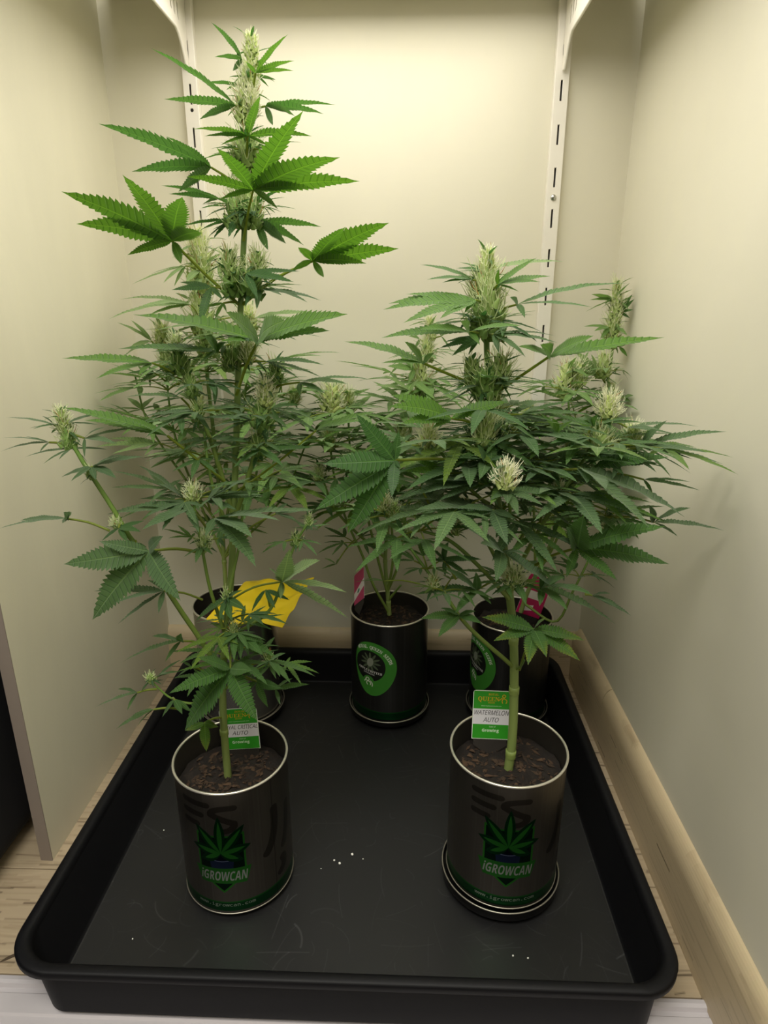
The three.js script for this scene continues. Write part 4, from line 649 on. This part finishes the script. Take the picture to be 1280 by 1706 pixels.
// ---- front right plant
{
  const p = new Plant('bushy plant at the front right with thick bare lower stem and a wide crown', [[845, 1294, 0.506], [853, 1240, 0.506], [857, 1120, 0.504], [855, 1050, 0.500], [846, 960, 0.496], [836, 880, 0.492], [826, 800, 0.486], [818, 700, 0.478], [812, 600, 0.470], [810, 520, 0.464], [811, 436, 0.456]], { stemR: [0.0060, 0.0026], c: 'deep' });
  p.leaf(829, 474, 0.03, [505], [[895, 429], [832, 447], [918, 460], [901, 470], [865, 486]], { c: 'fresh', w: 0.22 });
  p.leaf(817, 454, 0, [468], [[765, 437], [760, 447], [764, 452]], { c: 'mid' }); p.leaf(825, 446, -0.02, [455], [[878, 436], [850, 444], [940, 436, -0.05]], { c: 'pale', w: 0.14 });
  p.leaf(788, 466, 0.01, [480], [[700, 441], [711, 466], [737, 471]], { c: 'mid', w: 0.16 });
  p.leaf(793, 500, 0.03, [512], [[676, 490], [647, 506], [638, 516], [672, 538], [733, 531], [774, 521]], { c: 'fresh', w: 0.2 });
  p.leaf(863, 507, 0.02, [530], [[1046, 472], [988, 512], [875, 530], [850, 495]], { c: 'mid', w: 0.17 });
  p.leaf(782, 553, 0.04, [565], [[635, 563], [697, 549], [767, 535], [870, 543], [800, 575]], { c: 'fresh', w: 0.2 });
  p.leaf(822, 557, 0.03, [563], [[927, 560], [929, 571], [876, 595], [832, 589], [850, 543]], { c: 'grey', w: 0.2 });
  p.leaf(800, 562, 0.02, [566], [[753, 593], [732, 580], [780, 592], [740, 570]], { c: 'deep', w: 0.2 });
  p.leaf(705, 605, 0.02, [652], [[573, 569], [674, 569], [724, 588], [635, 605]], { c: 'fresh', w: 0.24, stalk: 0.0017, sag: 0 });
  p.leaf(917, 593, 0.02, [662], [[1108, 562], [900, 574], [863, 577], [990, 559], [1010, 580]], { c: 'fresh', w: 0.22, stalk: 0.0017, sag: 0 });
  p.leaf(806, 640, 0.02, [650], [[708, 632], [736, 677], [733, 660], [760, 655]], { c: 'grey', w: 0.14 }); p.leaf(818, 640, 0.02, [650], [[897, 638], [875, 612], [860, 644], [902, 661]], { c: 'grey', w: 0.15 });
  p.leaf(752, 697, 0.05, [725], [[650, 658], [647, 677], [668, 706], [846, 669], [720, 714]], { c: 'fresh', w: 0.26, stalk: 0.0015, arch: 0.12 });
  p.leaf(870, 690, 0.02, [700], [[960, 668], [930, 705], [905, 682], [990, 692]], { c: 'mid', w: 0.18 });
  p.leaf(658, 767, 0.09, [790], [[593, 689], [537, 773], [524, 850], [580, 888], [653, 829], [665, 717], [668, 780]], { c: 'deep', w: 0.3, stalk: 0.0016, face: 0.9, curl: 0.08, s: 0.6 });
  p.leaf(748, 789, 0.04, [800], [[671, 785], [687, 765], [700, 800]], { c: 'fresh', w: 0.24 });
  p.leaf(822, 850, 0.08, [880], [[716, 868], [846, 908], [860, 865], [760, 846]], { c: 'grey', w: 0.3, face: 0.3 });
  p.leaf(798, 805, 0.06, [830], [[665, 810], [668, 831], [720, 800], [730, 835]], { c: 'grey', w: 0.24 });
  p.leaf(803, 845, 0.05, [860], [[664, 831], [690, 850], [740, 860]], { c: 'grey', w: 0.26 });
  p.leaf(846, 818, 0.09, [843, 806, 0.07], [[846, 840], [864, 860], [817, 833], [931, 826], [905, 842]], { c: 'grey', w: 0.3, face: 0.3 });
  p.leaf(907, 846, 0.05, [900, 870, 0.03], [[971, 854], [967, 892], [870, 823], [992, 861], [940, 868], [955, 826]], { c: 'grey', w: 0.26 });
  p.leaf(962, 913, 0.06, [880, 950, 0.01], [[1110, 877], [1116, 940], [1029, 967], [944, 962], [944, 877], [973, 858], [930, 896]], { c: 'mid', w: 0.33, edge: 0, face: 0.6, curl: 0.08, stalk: 0.0016 });
  p.leaf(969, 781, 0.07, [812], [[1083, 880], [1142, 862], [978, 805], [1010, 815]], { c: 'grey', w: 0.3, stalk: 0.0016, face: 0.25 });
  p.leaf(1065, 746, 0.0, [985, 760, 0.0], [[1212, 719], [1216, 774], [1112, 700], [1179, 754], [1155, 765]], { c: 'grey', w: 0.24 });
  p.leaf(1045, 712, 0, [1014, 700, 0], [[1166, 711], [1128, 724], [1100, 716]], { c: 'grey', w: 0.17 });
  p.leaf(988, 779, 0.05, [960, 790, 0.03], [[1115, 762], [1100, 772]], { c: 'deep', w: 0.3, face: 0.5 });
  p.leaf(1073, 799, 0.02, [1000, 790, 0.02], [[1151, 803], [1167, 817], [1110, 800], [1088, 826]], { c: 'mid', w: 0.2 });
  p.leaf(1090, 870, 0.02, [1010, 862, 0.03], [[1151, 846], [1207, 884], [1082, 841], [1130, 894]], { c: 'grey', w: 0.24 });
  p.leaf(1010, 850, 0.02, [960, 838, 0.03], [[1065, 866], [1035, 880], [1058, 850], [1016, 898]], { c: 'deep', w: 0.26 });
  p.leaf(795, 983, 0.05, [965], [[692, 990], [758, 1023], [740, 946], [793, 952], [819, 1007]], { c: 'mid', w: 0.28, face: 0.5 });
  p.leaf(740, 934, 0.05, [760, 965, 0.05], [[709, 934], [721, 917], [748, 902], [803, 932], [782, 961], [742, 960]], { c: 'deep', w: 0.28, face: 0.6 });
  p.leaf(765, 1025, 0.055, [770, 1033, 0.05], [[700, 1031], [730, 1062], [734, 1013], [793, 1018], [803, 1039]], { c: 'mid', w: 0.34, face: 0.5 });
  p.leaf(890, 1048, 0.06, [866, 1116, 0.005], [[803, 1028], [822, 1068], [880, 1108], [911, 1095], [967, 1101], [975, 1067], [910, 1030]], { c: 'mid', w: 0.36, edge: 1, face: 0.5 });
  p.leaf(837, 918, 0.08, [950], [[766, 872], [826, 970], [926, 983], [880, 925], [800, 905]], { c: 'grey', w: 0.3, face: 0.4 });
  p.leaf(903, 978, 0.05, [985], [[987, 991], [1026, 1040], [946, 1017], [899, 1010], [941, 962], [899, 949]], { c: 'mid', w: 0.3, face: 0.4 });
  p.leaf(987, 992, 0.05, [975, 990, 0.05], [[1052, 1026], [1018, 989], [1030, 1012]], { c: 'grey', w: 0.24, face: 0.3 });
  p.leaf(988, 709, 0.02, [980, 722, 0.02], [[900, 689], [1073, 704], [997, 690], [1059, 696], [972, 691]], { c: 'mid', w: 0.2 });
  p.leaf(929, 720, 0.03, [940, 735, 0.02], [[901, 688], [920, 696], [955, 700]], { c: 'fresh', w: 0.3 });
  p.leaf(980, 728, 0.05, [985, 740, 0.02], [[900, 725], [915, 740], [1010, 748], [950, 745]], { c: 'deep', w: 0.26 });
  p.leaf(700, 812, 0.05, [715, 840, 0.05], [[640, 800], [665, 832], [720, 790], [672, 850]], { c: 'mid', w: 0.24 });
  p.leaf(810, 770, 0.06, [790], [[740, 760], [795, 740], [850, 760], [770, 785], [872, 782]], { c: 'deep', w: 0.24 });
  // shoots
  p.branch([[1112], [774, 1037, 0.045], [740, 988, 0.05], [708, 946, 0.045], [678, 905, 0.04]], [0.0026, 0.0014]);
  p.branch([[1000], [800, 945, 0.03], [745, 898, 0.04], [705, 885, 0.04]], [0.0028, 0.0015]);
  p.branch([[975], [810, 900, 0.03], [775, 850, 0.05]], [0.0026, 0.0015]);
  p.branch([[990], [870, 935, 0.02], [895, 890, 0.03], [915, 855, 0.04], [934, 823, 0.035], [957, 791, 0.03], [985, 745, 0.02], [998, 715, 0.015]], [0.003, 0.0016]);
  p.branch([[940], [880, 880, 0.0], [950, 810, -0.01], [1020, 760, -0.01], [1052, 735, -0.01]], [0.0024, 0.0014]);
  p.branch([[900], [850, 850, 0.05], [843, 815, 0.065]], [0.0022, 0.0014]);
  p.branch([[860], [770, 800, 0.03], [725, 740, 0.03]], [0.0024, 0.0014]);
  p.branch([[1116], [866, 1112, 0.01], [874, 1100, 0.03]], [0.0016, 0.0011]);
  // flowers
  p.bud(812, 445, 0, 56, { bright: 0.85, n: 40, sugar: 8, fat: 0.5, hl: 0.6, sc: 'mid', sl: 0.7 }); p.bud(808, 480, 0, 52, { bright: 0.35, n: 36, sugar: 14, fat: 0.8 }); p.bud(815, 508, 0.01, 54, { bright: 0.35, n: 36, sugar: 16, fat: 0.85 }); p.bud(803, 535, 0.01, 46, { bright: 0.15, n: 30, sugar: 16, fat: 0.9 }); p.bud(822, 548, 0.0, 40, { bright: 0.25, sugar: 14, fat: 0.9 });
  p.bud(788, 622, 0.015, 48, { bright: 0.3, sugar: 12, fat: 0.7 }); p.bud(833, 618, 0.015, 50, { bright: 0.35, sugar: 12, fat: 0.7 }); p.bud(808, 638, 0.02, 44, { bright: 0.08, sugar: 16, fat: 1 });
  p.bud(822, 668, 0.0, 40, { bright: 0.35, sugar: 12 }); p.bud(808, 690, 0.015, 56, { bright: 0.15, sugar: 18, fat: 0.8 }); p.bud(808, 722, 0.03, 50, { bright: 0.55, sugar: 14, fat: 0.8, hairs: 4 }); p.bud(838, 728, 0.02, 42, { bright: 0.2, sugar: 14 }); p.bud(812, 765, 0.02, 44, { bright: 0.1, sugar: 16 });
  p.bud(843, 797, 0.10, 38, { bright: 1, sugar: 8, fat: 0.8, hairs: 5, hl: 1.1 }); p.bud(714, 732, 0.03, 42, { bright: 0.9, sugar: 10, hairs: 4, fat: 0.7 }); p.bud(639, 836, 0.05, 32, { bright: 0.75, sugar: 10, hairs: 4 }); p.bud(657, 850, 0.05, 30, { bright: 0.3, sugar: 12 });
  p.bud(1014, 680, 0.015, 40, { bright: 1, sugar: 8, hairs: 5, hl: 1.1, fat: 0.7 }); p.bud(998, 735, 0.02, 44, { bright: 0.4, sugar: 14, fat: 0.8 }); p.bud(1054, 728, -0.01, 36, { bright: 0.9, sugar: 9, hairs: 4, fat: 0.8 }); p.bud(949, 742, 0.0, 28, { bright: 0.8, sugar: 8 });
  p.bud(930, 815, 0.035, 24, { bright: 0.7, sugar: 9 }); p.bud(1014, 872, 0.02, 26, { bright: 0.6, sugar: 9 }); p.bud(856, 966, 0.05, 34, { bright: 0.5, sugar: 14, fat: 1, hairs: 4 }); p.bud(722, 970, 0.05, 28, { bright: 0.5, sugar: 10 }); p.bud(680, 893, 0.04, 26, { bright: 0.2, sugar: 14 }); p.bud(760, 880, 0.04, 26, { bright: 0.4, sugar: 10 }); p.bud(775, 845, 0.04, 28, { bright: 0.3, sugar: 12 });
  // leaves between
  p.spray(805, 540, 0, 7, 0.05, [3, 5]); p.spray(810, 640, 0, 5, 0.05, [3, 5]); p.spray(812, 695, 0, 8, 0.07, [5, 3], {}); p.spray(815, 730, 0, 8, 0.085, [5, 7], {}); p.spray(818, 765, 0, 8, 0.085, [5, 7]); p.spray(826, 800, 0, 7, 0.085, [5, 7], { c: 'grey' }); p.spray(834, 850, 0, 6, 0.08, [5, 7], { c: 'grey' });
  p.spray(714, 745, 0.03, 6, 0.065, [5], { c: 'mid' }); p.spray(770, 850, 0.05, 6, 0.07, [5], { c: 'grey' }); p.spray(700, 885, 0.04, 6, 0.06, [5, 3], { c: 'mid' }); p.spray(650, 860, 0.04, 6, 0.05, [5, 3], { c: 'mid' });
  p.spray(934, 820, 0.03, 7, 0.075, [5, 7], { c: 'grey' }); p.spray(998, 745, 0.02, 7, 0.07, [5], { c: 'mid' }); p.spray(1050, 750, 0, 6, 0.065, [5], { c: 'grey' }); p.spray(950, 760, 0, 6, 0.07, [5], { c: 'deep' }); p.spray(1010, 860, 0.02, 5, 0.06, [5], { c: 'mid' }); p.spray(885, 880, 0.02, 5, 0.07, [5], { c: 'mid' }); p.spray(880, 780, 0.02, 6, 0.08, [5, 7], { c: 'deep' }); p.spray(880, 720, 0, 5, 0.065, [5], { c: 'mid' });
  p.spray(852, 970, 0.03, 6, 0.05, [3, 5], { c: 'mid' }); p.spray(740, 985, 0.05, 5, 0.035, [3, 5], { c: 'mid' }); p.spray(712, 948, 0.045, 5, 0.035, [3], { c: 'mid' });
}

// ---- rear centre plant
{
  const p = new Plant('light green plant at the rear centre, many thin branching stems, pale flowers', [[649, 1024, 0.140], [646, 985, 0.140], [642, 930, 0.140], [650, 860, 0.140], [668, 780, 0.134], [690, 690, 0.128], [706, 620, 0.122], [717, 545, 0.116]], { stemR: [0.0042, 0.0018], c: 'light' });
  const br = (...q) => p.branch(q, [0.0026, 0.0016]);
  br([1022], [620, 970, 0.02], [604, 925, 0.03], [575, 860, 0.04], [553, 770, 0.04], [552, 670, 0.03]); br([990], [632, 940, 0.02], [612, 860, 0.04], [585, 760, 0.02], [580, 668, 0.0]); br([985], [664, 940, 0.0], [676, 860, 0], [700, 780, 0.0], [712, 720, 0]); br([985], [655, 930, 0.03], [650, 850, 0.05], [640, 760, 0.05]); br([1000], [668, 975, 0.02]); br([930], [560, 850, 0.05], [535, 790, 0.06]);
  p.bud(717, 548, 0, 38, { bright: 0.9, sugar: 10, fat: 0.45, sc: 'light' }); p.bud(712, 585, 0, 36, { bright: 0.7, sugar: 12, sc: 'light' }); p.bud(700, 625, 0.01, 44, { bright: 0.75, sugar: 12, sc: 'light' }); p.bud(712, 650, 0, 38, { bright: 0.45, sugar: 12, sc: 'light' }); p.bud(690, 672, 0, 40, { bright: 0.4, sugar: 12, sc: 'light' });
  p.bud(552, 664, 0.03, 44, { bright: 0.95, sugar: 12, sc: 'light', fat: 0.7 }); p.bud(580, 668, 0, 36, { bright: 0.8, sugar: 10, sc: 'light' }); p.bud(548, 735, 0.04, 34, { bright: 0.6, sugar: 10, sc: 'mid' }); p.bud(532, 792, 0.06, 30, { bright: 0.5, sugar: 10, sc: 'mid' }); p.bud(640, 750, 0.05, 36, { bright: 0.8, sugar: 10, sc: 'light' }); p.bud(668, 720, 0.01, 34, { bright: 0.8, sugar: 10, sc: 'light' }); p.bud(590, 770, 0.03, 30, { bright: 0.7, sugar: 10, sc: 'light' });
  p.leaf(682, 650, 0.06, [700, 670, 0], [[625, 642], [634, 655], [655, 672], [640, 625], [700, 630]], { c: 'pale', w: 0.22 }); p.leaf(735, 560, 0, [570], [[748, 552], [752, 585], [730, 545]], { c: 'light' }); p.leaf(700, 565, 0.0, [580], [[680, 560], [672, 548], [690, 582]], { c: 'light' });
  p.leaf(690, 615, 0.03, [620], [[645, 610], [660, 585], [680, 640]], { c: 'light', w: 0.3 }); p.leaf(560, 940, 0.04, [590, 900, 0.03], [[536, 948], [540, 930], [566, 930]], { c: 'light', w: 0.26 });
  p.leaf(640, 968, 0.05, [700, 973, 0.03], [[590, 970], [610, 964]], { c: 'light', w: 0.12 });
  const s = { c: 'light' };
  p.spray(710, 590, 0, 6, 0.05, [3, 5], s); p.spray(700, 640, 0, 7, 0.08, [5, 7], s); p.spray(690, 690, 0, 7, 0.09, [5, 7], s); p.spray(670, 740, 0, 7, 0.09, [5, 7], s); p.spray(552, 690, 0.03, 7, 0.08, [5, 7], s); p.spray(580, 700, 0, 7, 0.08, [5, 7], s); p.spray(560, 745, 0.04, 6, 0.08, [5, 7], s); p.spray(640, 770, 0.05, 7, 0.09, [5, 7], s); p.spray(590, 790, 0.04, 7, 0.085, [5, 7], s);
  p.spray(540, 800, 0.05, 6, 0.07, [5], { c: 'mid' }); p.spray(570, 850, 0.04, 6, 0.08, [5, 7], { c: 'mid' }); p.spray(620, 850, 0.04, 6, 0.08, [5, 7], { c: 'mid' }); p.spray(670, 840, 0, 6, 0.08, [5, 7], { c: 'mid' }); p.spray(700, 780, 0, 6, 0.085, [5, 7], s); p.spray(590, 905, 0.03, 4, 0.05, [3, 5], { c: 'mid' });
}

// ---- rear left plant
{
  const p = new Plant('pale plant at the rear left, standing behind the tallest plant', [[378, 1008, 0.150], [374, 940, 0.150], [368, 850, 0.150], [358, 740, 0.152], [345, 620, 0.145], [338, 520, 0.138], [330, 405, 0.130]], { stemR: [0.0040, 0.0022], c: 'pale' });
  p.branch([[930], [330, 830, 0.0], [290, 720, 0.0], [272, 570, 0]], [0.0026, 0.0015]); p.branch([[930], [420, 820, 0.01], [440, 720, 0.0], [470, 640, 0]], [0.0026, 0.0015]); p.branch([[900], [395, 760, 0], [410, 640, 0], [414, 525, 0]], [0.0026, 0.0015]); p.branch([[880], [310, 800, 0.02], [245, 700, 0.0], [225, 625, 0]], [0.0022, 0.0013]); p.branch([[930], [470, 830, 0.02], [510, 740, 0.02]], [0.0022, 0.0013]);
  p.bud(331, 412, 0, 52, { bright: 0.95, sugar: 10, fat: 0.6, n: 34, sc: 'pale' }); p.bud(335, 455, 0, 60, { bright: 0.6, sugar: 16, fat: 0.7, sc: 'pale' }); p.bud(336, 525, 0, 64, { bright: 0.55, sugar: 16, fat: 0.6, sc: 'pale' }); p.bud(343, 570, 0, 50, { bright: 0.4, sugar: 14, sc: 'pale' });
  p.bud(270, 560, 0, 40, { bright: 0.85, sugar: 10, sc: 'pale' }); p.bud(276, 600, 0, 36, { bright: 0.4, sugar: 12, sc: 'pale' }); p.bud(414, 528, 0, 40, { bright: 0.95, sugar: 10, sc: 'pale' }); p.bud(412, 570, 0, 40, { bright: 0.5, sugar: 12, sc: 'pale' }); p.bud(330, 665, 0.03, 30, { bright: 0.9, sugar: 8, sc: 'pale' }); p.bud(450, 650, 0, 40, { bright: 0.8, sugar: 10, sc: 'pale' }); p.bud(490, 660, 0, 30, { bright: 0.7, sugar: 10, sc: 'light' }); p.bud(310, 745, 0.02, 30, { bright: 0.7, sugar: 9, sc: 'light' });
  p.leaf(318, 508, 0.03, [335, 530], [[180, 532], [199, 499], [242, 529], [232, 512]], { c: 'pale', w: 0.2, arch: 0.16 }); p.leaf(309, 443, 0.02, [338, 452], [[219, 474], [246, 459], [272, 472], [290, 478]], { c: 'pale', w: 0.14 }); p.leaf(252, 568, 0.02, [270, 590], [[195, 537], [218, 533], [202, 597], [215, 580]], { c: 'pale', w: 0.26 }); p.leaf(257, 621, 0.02, [280, 640], [[211, 622], [232, 640], [238, 606]], { c: 'mid', w: 0.34 }); p.leaf(425, 530, 0.01, [540], [[533, 523], [513, 536], [480, 522]], { c: 'pale', w: 0.18 }); p.leaf(365, 440, 0, [452], [[395, 412], [370, 470], [412, 452]], { c: 'pale', w: 0.2 }); p.leaf(318, 500, 0, [520], [[292, 488], [300, 515]], { c: 'pale', w: 0.24 });
  p.leaf(265, 738, 0.05, [310, 760, 0.02], [[160, 744], [185, 757], [180, 730], [240, 760]], { c: 'pale', w: 0.17 });
  const s = { c: 'light' };
  p.spray(340, 560, 0, 6, 0.07, [5, 7], { c: 'pale' }); p.spray(345, 620, 0, 8, 0.085, [5, 7], s); p.spray(355, 690, 0, 8, 0.09, [5, 7], s); p.spray(360, 760, 0, 8, 0.09, [5, 7], s); p.spray(280, 650, 0, 7, 0.08, [5, 7], s); p.spray(290, 720, 0, 7, 0.085, [5, 7], s); p.spray(410, 620, 0, 7, 0.085, [5, 7], s); p.spray(440, 700, 0, 7, 0.09, [5, 7], s); p.spray(470, 660, 0, 7, 0.08, [5, 7], s); p.spray(430, 770, 0.01, 7, 0.09, [5, 7], s); p.spray(335, 830, 0, 6, 0.08, [5, 7], { c: 'mid' }); p.spray(508, 745, 0.02, 6, 0.08, [5, 7], s); p.spray(250, 700, 0, 5, 0.07, [5], s); p.spray(470, 800, 0.02, 5, 0.08, [5, 7], { c: 'mid' }); p.spray(372, 880, 0, 4, 0.06, [5], { c: 'mid' }); p.spray(420, 830, 0.01, 5, 0.08, [5, 7], { c: 'mid' });
}

// ---- rear right plant
{
  const p = new Plant('slender plant at the rear right whose tallest shoot leans against the right wall', [[868, 1020, 0.140], [880, 985, 0.140], [905, 935, 0.140], [940, 850, 0.138], [975, 760, 0.13], [1004, 670, 0.12], [1020, 590, 0.112], [1028, 485, 0.104]], { stemR: [0.0040, 0.0018], c: 'light' });
  p.branch([[1005], [925, 1036, 0.03], [955, 985, 0.04], [980, 935, 0.04], [1005, 880, 0.03]], [0.0026, 0.0016]); p.branch([[960], [925, 905, 0.02], [940, 850, 0.03], [950, 740, 0.02], [945, 630, 0.02]], [0.0026, 0.0016]); p.branch([[930], [960, 800, 0], [985, 720, 0], [1017, 655, 0.0]], [0.0024, 0.0014]); p.branch([[960], [890, 860, 0.02], [885, 760, 0.02], [880, 690, 0.02]], [0.0024, 0.0014]);
  p.bud(1027, 492, 0, 46, { bright: 0.8, sugar: 8, fat: 0.4, sc: 'light', sl: 0.8 }); p.bud(1026, 525, 0, 44, { bright: 0.65, sugar: 12, fat: 0.5, sc: 'light' }); p.bud(1020, 560, 0, 40, { bright: 0.5, sugar: 12, sc: 'light' }); p.bud(1005, 610, 0.01, 40, { bright: 0.6, sugar: 12, sc: 'light' }); p.bud(943, 635, 0.02, 56, { bright: 0.8, sugar: 14, fat: 0.5, sc: 'light' }); p.bud(964, 625, 0.02, 40, { bright: 0.8, sugar: 10, sc: 'light' }); p.bud(1017, 657, 0, 36, { bright: 0.7, sugar: 10, sc: 'light' }); p.bud(880, 690, 0.02, 34, { bright: 0.6, sugar: 10, sc: 'light' });
  p.leaf(1022, 500, 0, [515], [[985, 490], [982, 500], [975, 520], [1050, 471], [1059, 482]], { c: 'light' }); p.leaf(1034, 520, 0, [525], [[1063, 498], [1065, 516], [1055, 490], [1050, 530]], { c: 'mid', w: 0.26 }); p.leaf(1015, 545, 0.01, [550], [[972, 544], [990, 552], [1000, 565]], { c: 'light' }); p.leaf(1032, 578, 0.0, [572], [[1069, 572], [1050, 594], [1052, 565]], { c: 'fresh', w: 0.36 }); p.leaf(993, 620, 0.02, [640], [[956, 583], [940, 604], [985, 590], [965, 630]], { c: 'pale', w: 0.36, face: 0.5 }); p.leaf(1020, 622, 0, [630], [[1034, 610], [1036, 625]], { c: 'mid', w: 0.3 });
  const s = { c: 'light' };
  p.spray(1010, 620, 0, 5, 0.05, [3, 5], s); p.spray(945, 655, 0.02, 7, 0.075, [5, 7], s); p.spray(960, 700, 0.02, 7, 0.085, [5, 7], s); p.spray(1010, 680, 0, 6, 0.07, [5], s); p.spray(985, 730, 0, 7, 0.085, [5, 7], s); p.spray(885, 705, 0.02, 6, 0.08, [5, 7], s); p.spray(890, 770, 0.02, 7, 0.085, [5, 7], { c: 'mid' }); p.spray(945, 780, 0.02, 7, 0.085, [5, 7], { c: 'mid' }); p.spray(1005, 870, 0.03, 6, 0.07, [5], { c: 'mid' }); p.spray(920, 860, 0.02, 6, 0.08, [5, 7], { c: 'mid' }); p.spray(1000, 800, 0.02, 6, 0.08, [5, 7], { c: 'mid' }); p.spray(965, 960, 0.04, 4, 0.05, [3, 5], { c: 'mid' }); p.spray(890, 940, 0.01, 4, 0.05, [3, 5], { c: 'mid' });
}

renderer.render(scene, camera);
